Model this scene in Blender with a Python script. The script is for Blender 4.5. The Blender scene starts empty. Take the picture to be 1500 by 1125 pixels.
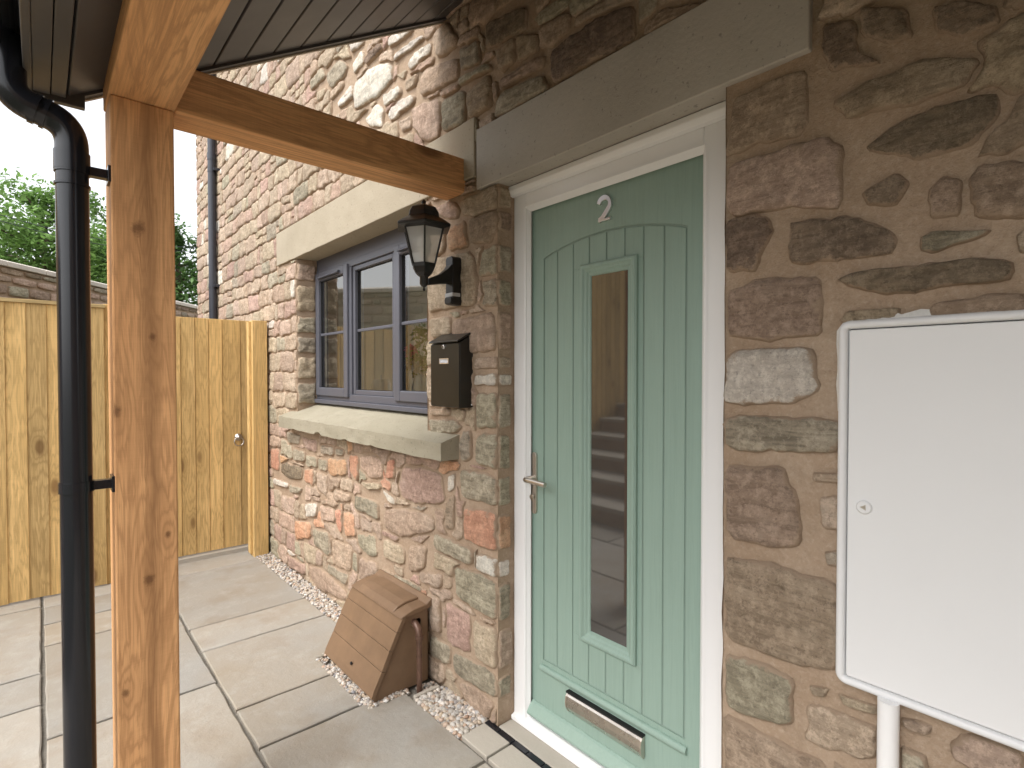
import bpy, math, random
import numpy as np
from mathutils import Vector, Matrix, noise as mnoise
sc = bpy.context.scene
R = math.radians

# ---------------------------------------------------------------- camera
YAW, PITCH, FPX = R(48.465), R(-0.97), 780.5
CAM = Vector((-1.35, 0.0, 1.40))
FW = Vector((math.cos(YAW)*math.cos(PITCH), math.sin(YAW)*math.cos(PITCH), math.sin(PITCH)))
RT = Vector((math.sin(YAW), -math.cos(YAW), 0))
UP = RT.cross(FW)
cd = bpy.data.cameras.new('camera'); cam = bpy.data.objects.new('camera', cd)
sc.collection.objects.link(cam); sc.camera = cam
cd.sensor_width = 36; cd.lens = FPX/1500*36; cd.clip_start = .02; cd.clip_end = 600
cam.matrix_world = Matrix(((RT.x, UP.x, -FW.x, CAM.x), (RT.y, UP.y, -FW.y, CAM.y), (RT.z, UP.z, -FW.z, CAM.z), (0, 0, 0, 1)))
sc.render.resolution_x, sc.render.resolution_y = 1024, 768

# ---------------------------------------------------------------- sky, sun, exposure
SUN_EL, SUN_AZ = R(54), R(-98)          # azimuth measured from +Y towards +X
w = bpy.data.worlds.new('World'); sc.world = w; w.use_nodes = True
nt = w.node_tree; nt.nodes.clear()
sky = nt.nodes.new('ShaderNodeTexSky'); sky.sky_type = 'NISHITA'; sky.sun_disc = False
sky.sun_elevation = SUN_EL; sky.sun_rotation = SUN_AZ; sky.dust_density = 4; sky.air_density = 1.0; sky.ozone_density = 1
bw = nt.nodes.new('ShaderNodeRGBToBW'); mx = nt.nodes.new('ShaderNodeMix'); mx.data_type = 'RGBA'
mx.inputs['Factor'].default_value = .88        # an overcast sky: the blue is nearly gone
bg = nt.nodes.new('ShaderNodeBackground'); bg.inputs['Strength'].default_value = .15
wo = nt.nodes.new('ShaderNodeOutputWorld')
nt.links.new(sky.outputs[0], bw.inputs[0]); nt.links.new(sky.outputs[0], mx.inputs['A']); oc = nt.nodes.new('ShaderNodeMath'); oc.operation = 'MULTIPLY_ADD'; oc.inputs[1].default_value = .5; oc.inputs[2].default_value = 1.5   # even cloud layer
nt.links.new(bw.outputs[0], oc.inputs[0]); nt.links.new(oc.outputs[0], mx.inputs['B'])
nt.links.new(mx.outputs['Result'], bg.inputs['Color']); nt.links.new(bg.outputs[0], wo.inputs['Surface'])
sd = bpy.data.lights.new('sun', 'SUN'); sd.energy = 0.5; sd.angle = R(24); sd.color = (1, .965, .91)
so = bpy.data.objects.new('sun', sd); sc.collection.objects.link(so)
sdir = Vector((math.sin(SUN_AZ)*math.cos(SUN_EL), math.cos(SUN_AZ)*math.cos(SUN_EL), math.sin(SUN_EL)))
so.rotation_euler = sdir.to_track_quat('Z', 'Y').to_euler(); so.location = (-6, 3, 9)
sc.view_settings.view_transform = 'Standard'; sc.view_settings.look = 'None'
sc.view_settings.exposure = 1.80; sc.view_settings.gamma = 1
sc.view_settings.use_curve_mapping = False
sc.render.engine = 'CYCLES'
sc.cycles.max_bounces = 8; sc.cycles.transparent_max_bounces = 12
random.seed(7)

# ---------------------------------------------------------------- helpers
def ray(px, py): return FW + RT*((px-750)/FPX) - UP*((py-562.5)/FPX)
def PX(px, py, X):
    d = ray(px, py); return CAM + d*((X-CAM.x)/d.x)
def PY(px, py, Y):
    d = ray(px, py); return CAM + d*((Y-CAM.y)/d.y)
def PZ(px, py, Z):
    d = ray(px, py); return CAM + d*((Z-CAM.z)/d.z)
def proj(p):
    q = Vector(p)-CAM; k = q.dot(FW)
    if k < .05: return None
    return 750+FPX*q.dot(RT)/k, 562.5-FPX*q.dot(UP)/k
COL = sc.collection
def tag(o, label=None, cat=None, group=None, kind=None):
    if label: o['label'] = label
    if cat: o['category'] = cat
    if group: o['group'] = group
    if kind: o['kind'] = kind
    return o
def thing(name, loc, label, cat, group=None):
    o = bpy.data.objects.new(name, None); COL.objects.link(o); o.location = loc; o.empty_display_size = .1
    return tag(o, label, cat, group)
def adopt(o, parent):
    if parent is not None:
        o.parent = parent
        if parent.type == 'EMPTY': o.matrix_parent_inverse = Matrix.Translation(-Vector(parent.location))
    return o
class MB:
    def __init__(s): s.v = []; s.f = []; s.sm = []
    def add(s, vs, fs, smooth=False):
        b = len(s.v); s.v += [tuple(v) for v in vs]
        for f in fs: s.f.append([b+i for i in f]); s.sm.append(smooth)
        return s
    def box(s, x0, x1, y0, y1, z0, z1):
        return s.add([(x, y, z) for z in (z0, z1) for y in (y0, y1) for x in (x0, x1)],
                     [(0, 2, 3, 1), (4, 5, 7, 6), (0, 1, 5, 4), (2, 6, 7, 3), (0, 4, 6, 2), (1, 3, 7, 5)])
    def prism(s, poly, vec):
        n = len(poly); v2 = [Vector(p)+Vector(vec) for p in poly]
        return s.add(list(poly)+v2, [tuple(range(n))[::-1], tuple(range(n, 2*n))]+[(i, (i+1) % n, n+(i+1) % n, n+i) for i in range(n)])
    def tube(s, pts, r, n=14, caps=True):
        pts = [Vector(p) for p in pts]; rs = r if isinstance(r, (list, tuple)) else [r]*len(pts)
        vs = []; ref = None
        for i, p in enumerate(pts):
            t = (pts[min(i+1, len(pts)-1)]-pts[max(i-1, 0)]).normalized()
            if ref is None: ref = Vector((1, 0, 0)) if abs(t.x) < .9 else Vector((0, 1, 0))
            a = (ref-t*ref.dot(t)).normalized(); b = t.cross(a); ref = a
            vs += [p+(a*math.cos(2*math.pi*k/n)+b*math.sin(2*math.pi*k/n))*rs[i] for k in range(n)]
        fs = [(i*n+k, i*n+(k+1) % n, (i+1)*n+(k+1) % n, (i+1)*n+k) for i in range(len(pts)-1) for k in range(n)]
        s.add(vs, fs, True)
        if caps:
            s.add(vs[:n], [tuple(range(n))[::-1]]); s.add(vs[-n:], [tuple(range(n))])
        return s
    def lathe(s, prof, c, n=20, axis='z', smooth=True, rot=0):
        vs = []
        for r, h in prof:
            for k in range(n):
                a = 2*math.pi*k/n+rot; p = (r*math.cos(a), r*math.sin(a), h)
                if axis == 'x': p = (p[2], p[0], p[1])
                if axis == 'y': p = (p[1], p[2], p[0])
                vs.append((c[0]+p[0], c[1]+p[1], c[2]+p[2]))
        m = len(prof)
        fs = [(i*n+k, i*n+(k+1) % n, (i+1)*n+(k+1) % n, (i+1)*n+k) for i in range(m-1) for k in range(n)]
        s.add(vs, fs, smooth); s.add(vs[:n], [tuple(range(n))[::-1]]); s.add(vs[-n:], [tuple(range(n))])
        return s
    def build(s, name, mat, parent=None, bevel=0, seg=2, recalc=True):
        me = bpy.data.meshes.new(name); me.from_pydata(s.v, [], s.f)
        me.polygons.foreach_set('use_smooth', s.sm); me.materials.append(mat); me.update()
        import bmesh
        if recalc: bm = bmesh.new(); bm.from_mesh(me); bmesh.ops.recalc_face_normals(bm, faces=bm.faces); bm.to_mesh(me); bm.free()
        o = bpy.data.objects.new(name, me); COL.objects.link(o); adopt(o, parent)
        if bevel:
            m = o.modifiers.new('bevel', 'BEVEL'); m.width = bevel; m.segments = seg; m.limit_method = 'ANGLE'; m.angle_limit = R(40)
        return o
def arc(cx, cy, r, a0, a1, n): return [(cx+r*math.cos(R(a0+(a1-a0)*i/n)), cy+r*math.sin(R(a0+(a1-a0)*i/n))) for i in range(n+1)]

# ---------------------------------------------------------------- materials
class NT:
    def __init__(s, name):
        s.m = bpy.data.materials.new(name); s.m.use_nodes = True; s.t = s.m.node_tree; s.t.nodes.clear()
        s.out = s.n('ShaderNodeOutputMaterial'); s.b = s.n('ShaderNodeBsdfPrincipled'); s.l(s.b.outputs[0], s.out.inputs[0])
    def n(s, t, **k):
        x = s.t.nodes.new(t)
        for a, b in k.items(): setattr(x, a, b)
        return x
    def l(s, a, b): s.t.links.new(a, b)
    def set(s, node, **k):
        for a, b in k.items():
            i = node.inputs[a.replace('_', ' ')]
            if hasattr(b, 'is_linked'): s.l(b, i)
            else: i.default_value = b
        return node
    def coord(s, scale=(1, 1, 1), rnd=True):
        tc = s.n('ShaderNodeTexCoord'); v = tc.outputs['Object']
        if rnd:
            oi = s.n('ShaderNodeObjectInfo'); g = s.n('ShaderNodeNewGeometry'); a = s.n('ShaderNodeMath', operation='ADD')
            s.l(oi.outputs['Random'], a.inputs[0]); s.l(g.outputs['Random Per Island'], a.inputs[1]); s.rand = a.outputs[0]
            k = s.n('ShaderNodeMath', operation='MULTIPLY'); s.l(a.outputs[0], k.inputs[0]); k.inputs[1].default_value = 37.7
            ad = s.n('ShaderNodeVectorMath', operation='ADD'); s.l(v, ad.inputs[0]); s.l(k.outputs[0], ad.inputs[1]); v = ad.outputs[0]
        mp = s.n('ShaderNodeMapping'); mp.inputs['Scale'].default_value = scale; s.l(v, mp.inputs['Vector'])
        s.base = v
        return mp.outputs[0]
    def scaled(s, v, scale):
        mp = s.n('ShaderNodeMapping'); mp.inputs['Scale'].default_value = scale; s.l(v, mp.inputs['Vector']); return mp.outputs[0]
    def noise(s, v, scale, detail=5, rough=.6, dist=0):
        x = s.n('ShaderNodeTexNoise'); s.l(v, x.inputs['Vector'])
        x.inputs['Scale'].default_value = scale; x.inputs['Detail'].default_value = detail; x.inputs['Roughness'].default_value = rough; x.inputs['Distortion'].default_value = dist
        return x.outputs['Fac']
    def ramp(s, f, stops):
        r = s.n('ShaderNodeValToRGB'); e = r.color_ramp.elements
        while len(e) < len(stops): e.new(.5)
        for i, (p, c) in enumerate(stops):
            e[i].position = p; e[i].color = (*c, 1) if not isinstance(c, (int, float)) else (c, c, c, 1)
        s.l(f, r.inputs[0]); return r.outputs[0]
    def mix(s, f, a, b, mode='MIX'):
        x = s.n('ShaderNodeMix', data_type='RGBA', blend_type=mode)
        for i, q in (('Factor', f), ('A', a), ('B', b)):
            if hasattr(q, 'is_linked'): s.l(q, x.inputs[i])
            else: x.inputs[i].default_value = q if isinstance(q, (int, float)) else (*q, 1)
        return x.outputs['Result']
    def math(s, op, a, b=0.0):
        x = s.n('ShaderNodeMath', operation=op)
        for i, q in enumerate((a, b)):
            if hasattr(q, 'is_linked'): s.l(q, x.inputs[i])
            else: x.inputs[i].default_value = q
        return x.outputs[0]
    def bump(s, h, dist=.003, strength=.6, prev=None):
        b = s.n('ShaderNodeBump'); b.inputs['Distance'].default_value = dist; b.inputs['Strength'].default_value = strength
        s.l(h, b.inputs['Height'])
        if prev is not None: s.l(prev, b.inputs['Normal'])
        s.l(b.outputs[0], s.b.inputs['Normal']); return b.outputs[0]
    def done(s, col=None, rough=.8, metal=0, spec=.4):
        if col is not None:
            if hasattr(col, 'is_linked'): s.l(col, s.b.inputs['Base Color'])
            else: s.b.inputs['Base Color'].default_value = (*col, 1)
        if hasattr(rough, 'is_linked'): s.l(rough, s.b.inputs['Roughness'])
        else: s.b.inputs['Roughness'].default_value = rough
        s.b.inputs['Metallic'].default_value = metal; s.b.inputs['Specular IOR Level'].default_value = spec
        return s.m

MORTAR = (.42, .313, .224)
def stone_mat(name, c1, c2, c3, streak=.35):
    t = NT(name); v = t.coord(); st = t.scaled(v, (3, 3, 22))
    col = t.ramp(t.noise(v, 6, 7, .65, .4), [(.30, c2), (.52, c1), (.72, c3)])
    sn = t.noise(st, 2.2, 6, .7, .8)
    col = t.mix(t.ramp(sn, [(.35, streak), (.6, 0.0)]), col, tuple(x*.55 for x in c2))
    col = t.mix(t.math('MULTIPLY', t.ramp(t.noise(v, 34, 8, .8), [(.47, 0.0), (.60, 1.0)]), .5), col, tuple(min(1, x*1.5+.04) for x in c1))
    col = t.mix(t.math('MULTIPLY', t.ramp(t.noise(v, 75, 4, .7), [(.56, 0.0), (.64, 1.0)]), .42), col, tuple(x*.48 for x in c2))
    hv = t.n('ShaderNodeHueSaturation'); t.l(col, hv.inputs['Color'])
    t.l(t.math('ADD', t.math('MULTIPLY', t.math('FRACT', t.math('MULTIPLY', t.rand, 7.31)), .24), .88), hv.inputs['Value'])
    t.l(t.math('ADD', t.math('MULTIPLY', t.math('FRACT', t.math('MULTIPLY', t.rand, 3.77)), .03), .485), hv.inputs['Hue'])
    at = t.n('ShaderNodeAttribute', attribute_name='rim')
    sm = t.math('ADD', at.outputs['Fac'], t.math('MULTIPLY', t.math('SUBTRACT', t.noise(v, 16, 7, .72), .5), 2.6))
    col = t.mix(t.ramp(sm, [(.42, 0.0), (.66, .92)]), hv.outputs[0], MORTAR)
    h = t.math('ADD', t.math('MULTIPLY', sn, .7), t.noise(v, 28, 8, .75))
    b0 = t.bump(t.noise(v, 13, 3, .6), .012, .6); b1 = t.bump(h, .012, .9, b0); t.bump(t.noise(v, 85, 6, .8), .005, .9, b1)
    return t.done(col, .92, 0, .25)
STONE = {
 'g': stone_mat('grey_green_sandstone', (.41, .355, .265), (.30, .255, .185), (.50, .44, .345), .75),
 't': stone_mat('tan_sandstone', (.48, .375, .28), (.38, .285, .205), (.56, .465, .36), .5),
 'p': stone_mat('pink_sandstone', (.48, .345, .265), (.38, .265, .20), (.54, .425, .34), .5),
 'o': stone_mat('orange_sandstone', (.58, .34, .215), (.50, .26, .155), (.60, .43, .30)),
 'w': stone_mat('pale_sandstone', (.66, .60, .52), (.54, .48, .40), (.72, .68, .61), .4),
 'b': stone_mat('brown_sandstone', (.41, .31, .225), (.30, .22, .155), (.49, .39, .295), .6),
 'd': stone_mat('dark_sandstone', (.26, .195, .14), (.165, .122, .088), (.38, .28, .195), .6)}
CLS = list(STONE)
def m_mortar():
    t = NT('lime_mortar'); v = t.coord(rnd=False)
    col = t.ramp(t.noise(v, 3.5, 6, .65), [(.3, (.35, .25, .168)), (.5, MORTAR), (.72, (.50, .39, .29))])
    col = t.mix(t.math('MULTIPLY', t.ramp(t.noise(v, 90, 3, .7), [(.5, 0.0), (.75, 1.0)]), .3), col, (.66, .55, .45))
    col = t.mix(t.math('MULTIPLY', t.ramp(t.noise(v, 14, 7, .75, .3), [(.48, 0.0), (.64, 1.0)]), .38), col, (.27, .19, .125))
    col = t.mix(t.math('MULTIPLY', t.ramp(t.noise(v, 60, 5, .8), [(.55, 0.0), (.66, 1.0)]), .30), col, (.22, .16, .11))
    b = t.bump(t.noise(v, 18, 8, .75), .014, .8); t.bump(t.noise(v, 120, 4, .8), .003, .8, b)
    return t.done(col, .95, 0, .2)
def m_ashlar(name, c1, c2, rough_b=.5, pits=True):
    t = NT(name); v = t.coord(rnd=False)
    col = t.ramp(t.noise(v, 2.2, 7, .6, .3), [(.3, c2), (.7, c1)])
    col = t.mix(t.math('MULTIPLY', t.noise(v, 130, 3, .7), .25), col, tuple(x*1.35 for x in c1))
    if pits:
        pit = t.ramp(t.noise(v, 62, 3, .6), [(.63, 0.0), (.70, 1.0)])
        col = t.mix(t.math('MULTIPLY', pit, .55), col, tuple(x*.45 for x in c2))
    b = t.bump(t.noise(v, 60, 6, .75), .004, rough_b)
    return t.done(col, .9, 0, .25)
def wood(name, axis, light, dark, knots=(), streak=None, vor=0, kv=.8, fine=1.0, rough=.72, rnd=True, kc=(.11, .045, .018)):
    """grain along axis; explicit knots (x, y, z, radius) or scattered ones (vor)"""
    t = NT(name); v0 = t.coord(rnd=rnd); base = t.base
    ai = 'xyz'.index(axis)
    S = lambda a, b: tuple(b if i == ai else a for i in range(3))
    km = None; halo = None
    if knots:
        tc = t.n('ShaderNodeTexCoord')
        for x, y, z, r in knots:
            sub = t.n('ShaderNodeVectorMath', operation='SUBTRACT'); t.l(tc.outputs['Object'], sub.inputs[0]); sub.inputs[1].default_value = (x, y, z)
            sc_ = t.n('ShaderNodeVectorMath', operation='MULTIPLY'); t.l(sub.outputs[0], sc_.inputs[0]); sc_.inputs[1].default_value = S(1/r, .72/r)
            ln = t.n('ShaderNodeVectorMath', operation='LENGTH'); t.l(sc_.outputs[0], ln.inputs[0])
            k = t.ramp(t.math('ADD', ln.outputs['Value'], t.math('MULTIPLY', t.noise(base, 70, 5, .8), .9)), [(.62, 1.0), (.98, 0.0)])
            s2 = t.n('ShaderNodeVectorMath', operation='MULTIPLY'); t.l(sub.outputs[0], s2.inputs[0]); s2.inputs[1].default_value = S(.25/r, .085/r)
            l2 = t.n('ShaderNodeVectorMath', operation='LENGTH'); t.l(s2.outputs[0], l2.inputs[0])
            h = t.ramp(l2.outputs['Value'], [(.0, 1.0), (.35, .45), (1.0, 0.0)])
            km = k if km is None else t.math('MAXIMUM', km, k); halo = h if halo is None else t.math('MAXIMUM', halo, h)
    elif vor:
        vv = t.n('ShaderNodeTexVoronoi'); t.l(t.scaled(base, S(vor, vor*.42)), vv.inputs['Vector']); vv.inputs['Scale'].default_value = 1
        km = t.ramp(vv.outputs['Distance'], [(.06*kv, 1.0), (.10*kv, 0.0)]); halo = t.ramp(vv.outputs['Distance'], [(.06*kv, 1.0), (.17*kv, .45), (.38*kv, 0.0)])
    g = t.scaled(base, S(16, 1.1))
    w1 = t.noise(g, 1, 5, .6, .5)
    if halo is not None: w1 = t.math('ADD', w1, t.math('MULTIPLY', halo, .55))
    rings = t.math('SINE', t.math('MULTIPLY', w1, 46.0)); rings = t.math('ADD', t.math('MULTIPLY', rings, .5), .5)
    fineg = t.noise(t.scaled(base, S(150*fine, 3)), 1, 4, .7)
    saw = t.noise(t.scaled(base, S(6, 260)), 1, 2, .6)
    col = t.ramp(t.noise(t.scaled(base, S(5, .8)), 1, 4, .6), [(.3, dark), (.68, light)])
    col = t.mix(t.math('MULTIPLY', t.math('POWER', rings, 2.5), .70), col, tuple(x*.60 for x in dark))
    col = t.mix(t.math('MULTIPLY', t.ramp(fineg, [(.42, 1.0), (.58, 0.0)]), .55), col, tuple(x*.6 for x in dark))
    col = t.mix(t.math('MULTIPLY', saw, .22), col, tuple(min(1, x*1.25) for x in light))
    if halo is not None:
        if streak:
            sx = t.n('ShaderNodeSeparateXYZ'); t.l(base, sx.inputs[0])
            wob = t.math('MULTIPLY', t.math('SUBTRACT', t.noise(t.scaled(base, (0, 0, 3.2)), 1, 4, .6), .5), streak[1])
            dd = t.math('ABSOLUTE', t.math('SUBTRACT', t.math('SUBTRACT', sx.outputs[0], streak[0]), wob))
            col = t.mix(t.math('MULTIPLY', t.ramp(dd, [(.0, 1.0), (.005, .8), (.028, 0.0)]), .78), col, tuple(x*.42 for x in dark))
        col = t.mix(t.math('MULTIPLY', halo, .50), col, tuple(x*.55 for x in dark))
        col = t.mix(t.math('MULTIPLY', km, .68), col, kc)
    if rnd:
        hv = t.n('ShaderNodeHueSaturation'); t.l(col, hv.inputs['Color'])
        t.l(t.math('ADD', t.math('MULTIPLY', t.math('FRACT', t.math('MULTIPLY', t.rand, 5.3)), .34), .82), hv.inputs['Value']); col = hv.outputs[0]
    b = t.bump(t.math('ADD', t.math('MULTIPLY', rings, .25), fineg), .0012, .5)
    return t.done(col, rough, 0, .3)
def plain(name, col, rough=.5, metal=0, spec=.5, nz=0, nscale=40, bump=0, bscale=200, coat=0):
    t = NT(name); v = t.coord(rnd=False); c = col
    if nz: c = t.mix(t.ramp(t.noise(v, nscale, 5, .65), [(.35, 0.0), (.7, 1.0)]), tuple(x*(1-nz) for x in col), tuple(min(1, x*(1+nz)) for x in col))
    r = rough
    if nz: r = t.math('ADD', t.math('MULTIPLY', t.noise(v, nscale*.7, 4, .6), .22), max(0, rough-.11))
    if bump: t.bump(t.noise(v, bscale, 3, .6), bump, .5)
    if coat: t.b.inputs['Coat Weight'].default_value = coat; t.b.inputs['Coat Roughness'].default_value = .12
    return t.done(c, r, metal, spec)
def glass_mat(name, tint=(.9, .95, .93), ior=1.5, painted_sheen=0):
    t = NT(name); t.t.nodes.remove(t.b)
    fr = t.n('ShaderNodeFresnel'); fr.inputs['IOR'].default_value = ior
    tr = t.n('ShaderNodeBsdfTransparent'); tr.inputs[0].default_value = (*tint, 1)
    gl = t.n('ShaderNodeBsdfGlossy'); gl.inputs['Roughness'].default_value = .0
    mxs = t.n('ShaderNodeMixShader'); t.l(fr.outputs[0], mxs.inputs[0]); t.l(tr.outputs[0], mxs.inputs[1]); t.l(gl.outputs[0], mxs.inputs[2])
    o_ = mxs.outputs[0]
    if painted_sheen:                             # white diffuse mixed in, painting bright reflections on the lantern panes
        df = t.n('ShaderNodeBsdfDiffuse'); df.inputs[0].default_value = (.82, .82, .80, 1); m2 = t.n('ShaderNodeMixShader'); m2.inputs[0].default_value = painted_sheen
        t.l(o_, m2.inputs[1]); t.l(df.outputs[0], m2.inputs[2]); o_ = m2.outputs[0]
    t.l(o_, t.out.inputs[0]); return t.m
M = {}
M['mortar'] = m_mortar()
M['lintel'] = m_ashlar('buff_lintel_stone', (.41, .355, .27), (.33, .285, .21))
M['doorlintel'] = m_ashlar('smooth_grey_cast_stone', (.46, .425, .375), (.355, .325, .28), .4, True)
M['sill'] = m_ashlar('weathered_sill_stone', (.36, .325, .25), (.255, .23, .165), 1.0)
M['step'] = m_ashlar('pale_step_stone', (.43, .395, .34), (.36, .325, .275), .4, False)
OAK_L, OAK_D = (.80, .455, .215), (.66, .33, .14)
M['oak_x'] = wood('oak_beam_along_x', 'x', OAK_L, OAK_D, rnd=False, vor=2.3)
M['oak_y'] = wood('oak_beam_along_y', 'y', OAK_L, OAK_D, rnd=False, vor=1.9)
PFY = 1.81
kn = [(203, 334, .036), (224, 494, .021), (170, 602, .028), (246, 783, .018), (219, 849, .031), (184, 1016, .021)]
M['oak_post'] = wood('oak_post', 'z', OAK_L, OAK_D, knots=[(*PY(a, b, PFY), r) for a, b, r in kn], streak=(-1.115, .075), rnd=False)
M['fence'] = wood('treated_pine_boards', 'z', (.75, .52, .235), (.61, .395, .15), vor=5.2, kv=1.5, kc=(.17, .085, .03), rough=.8)
M['fence_x'] = wood('treated_pine_rail', 'x', (.64, .49, .25), (.54, .39, .18), rough=.8)
M['soffit'] = plain('brown_grey_soffit_plastic', (.082, .077, .074), .42, 0, .4, .06, 6)
M['trim'] = plain('soffit_edge_trim', (.40, .345, .26), .5, 0, .4)
M['blackplastic'] = plain('black_gutter_plastic', (.010, .011, .015), .20, 0, .5)
M['greypipe'] = plain('dark_grey_pipe_plastic', (.035, .038, .05), .32, 0, .5)
M['slate'] = plain('roof_slate', (.06, .06, .065), .6, 0, .4, .2, 8)
def m_slab():
    t = NT('sandstone_paving'); v = t.coord()
    col = t.ramp(t.noise(v, 1.6, 6, .55, .5), [(.28, (.335, .285, .22)), (.48, (.355, .32, .27)), (.72, (.36, .345, .315))])
    col = t.mix(t.math('MULTIPLY', t.ramp(t.noise(v, 8, 7, .75), [(.5, 0.0), (.72, 1.0)]), .5), col, (.47, .45, .41))
    col = t.mix(t.math('MULTIPLY', t.ramp(t.noise(v, 4.3, 3, .6), [(.52, 0.0), (.70, 1.0)]), .38), col, (.27, .205, .14))
    hv = t.n('ShaderNodeHueSaturation'); t.l(col, hv.inputs['Color'])
    t.l(t.math('ADD', t.math('MULTIPLY', t.math('FRACT', t.math('MULTIPLY', t.rand, 5.3)), .26), .82), hv.inputs['Value'])
    b = t.bump(t.noise(v, 9, 8, .7), .010, .6); t.bump(t.noise(v, 110, 5, .75), .002, .6, b)
    return t.done(hv.outputs[0], .75, 0, .35)
M['slab'] = m_slab()
M['joint'] = plain('paving_joint_mortar', (.19, .175, .15), .95, 0, .2, .2, 60, .003, 120)
M['ground'] = plain('rough_ground', (.10, .10, .06), .95, 0, .2, .25, 5)
M['white'] = plain('white_upvc', (.80, .80, .80), .30, 0, .5)
M['boxwhite'] = plain('white_meter_box_plastic', (.74, .745, .75), .42, 0, .45, .012, 3)
M['sealant'] = plain('white_sealant', (.70, .69, .66), .6, 0, .4, .1, 60, .004, 70)
M['grey'] = plain('slate_grey_upvc', (.098, .101, .122), .38, 0, .5)
def m_door():
    t = NT('sage_green_door_skin'); v = t.coord(rnd=False)
    g = t.noise(t.scaled(v, (60, 60, 2.2)), 1, 6, .75, 1.2)
    col = t.mix(t.math('MULTIPLY', t.ramp(g, [(.35, 1.0), (.55, 0.0)]), .22), (.272, .378, .322), (.17, .25, .205))
    t.bump(g, .0016, .7)
    return t.done(col, .42, 0, .45)
M['door'] = m_door()
M['doordark'] = plain('door_groove_green', (.23, .31, .265), .5, 0, .4)
M['rubber'] = plain('black_rubber_seal', (.012, .012, .012), .6)
M['steel'] = plain('brushed_steel', (.56, .52, .47), .28, 1, .5, .1, 30)
M['chrome'] = plain('chrome', (.86, .86, .88), .32, 1)
M['satin'] = plain('satin_nickel', (.60, .55, .49), .33, 1, .5, .08, 20)
M['blackmetal'] = plain('black_painted_metal', (.010, .010, .010), .34, 0, .5, .2, 30)
M['postbox'] = plain('black_post_box_metal', (.020, .019, .016), .33, 0, .5, .12, 9)
M['brown'] = plain('brown_gas_box_plastic', (.195, .122, .072), .5, 0, .4, .09, 12, .0006, 90)
M['copper'] = plain('brown_painted_pipe', (.15, .085, .06), .36, .25, .5, .3, 25)
M['darkglass'] = plain('dark_door_glass', (.05, .048, .046), .035, 0, .5); M['darkglass'].node_tree.nodes['Principled BSDF'].inputs['IOR'].default_value = 2.1
M['glass'] = glass_mat('window_glass', (.9, .95, .93), 2.9)
M['lampglass'] = glass_mat('lantern_glass', (.93, .93, .91), 1.5, .42)
M['lampbulb'] = plain('frosted_bulb', (.80, .79, .76), .35)
M['white_in'] = plain('cream_interior_plaster', (.74, .69, .58), .9)
M['dark_in'] = plain('dark_hall_shade', (.16, .12, .08), .7)  # panel colour that paints the darkness of the unlit hall
M['label'] = plain('paper_label', (.62, .64, .68), .6)
M['ceramic'] = plain('pale_blue_enamel_jug', (.60, .68, .68), .25, 0, .5)
M['leafy'] = plain('bouquet_leaf', (.20, .33, .08), .6, 0, .3, .3, 60)
M['petal'] = plain('pink_petal', (.78, .12, .24), .6, 0, .3, .25, 90)
M['petalw'] = plain('white_petal', (.78, .75, .68), .6)
M['sensor'] = plain('grey_sensor_lens', (.42, .43, .44), .35)
M['coping'] = plain('pale_coping_stone', (.64, .58, .51), .85, 0, .3, .12, 5, .004, 40)
M['bark'] = plain('tree_bark', (.11, .085, .06), .95, 0, .2, .3, 20, .01, 30)
def m_leaf(name, c):
    t = NT(name); v = t.coord(rnd=False)
    g = t.n('ShaderNodeNewGeometry')
    hv = t.n('ShaderNodeHueSaturation'); t.l(t.ramp(t.noise(v, .9, 3, .6), [(.3, tuple(x*.6 for x in c)), (.7, tuple(x*1.35 for x in c))]), hv.inputs['Color'])
    t.l(t.math('ADD', t.math('MULTIPLY', g.outputs['Random Per Island'], .7), .65), hv.inputs['Value'])
    t.done(hv.outputs[0], .55, 0, .3)
    tl = t.n('ShaderNodeBsdfTranslucent'); t.l(hv.outputs[0], tl.inputs[0]); ms = t.n('ShaderNodeMixShader'); ms.inputs[0].default_value = .35
    t.l(t.b.outputs[0], ms.inputs[1]); t.l(tl.outputs[0], ms.inputs[2]); t.l(ms.outputs[0], t.out.inputs[0]); return t.m
M['leaf_a'] = m_leaf('broad_leaf_foliage', (.17, .29, .08)); M['leaf_b'] = m_leaf('dark_foliage', (.12, .22, .07))
def m_pebble():
    t = NT('mixed_pebbles'); g = t.n('ShaderNodeNewGeometry'); r = g.outputs['Random Per Island']
    c = t.ramp(r, [(.0, (.47, .41, .33)), (.18, (.29, .27, .25)), (.34, (.56, .52, .47)), (.5, (.40, .30, .20)), (.62, (.17, .17, .19)), (.72, (.66, .64, .60)), (.86, (.38, .23, .15)), (1, (.50, .45, .38))])
    v = t.coord(rnd=False); c = t.mix(t.math('MULTIPLY', t.noise(v, 130, 4, .7), .25), c, (.6, .56, .50)); return t.done(c, .6, 0, .4)
M['pebble'] = m_pebble()

# ================================================================ SETTING
g = MB(); g.add([(-70, -60, -.06), (70, -60, -.06), (70, 160, -.06), (-70, 160, -.06)], [(0, 1, 2, 3)])
tag(g.build('ground', M['ground']), kind='structure')

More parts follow.
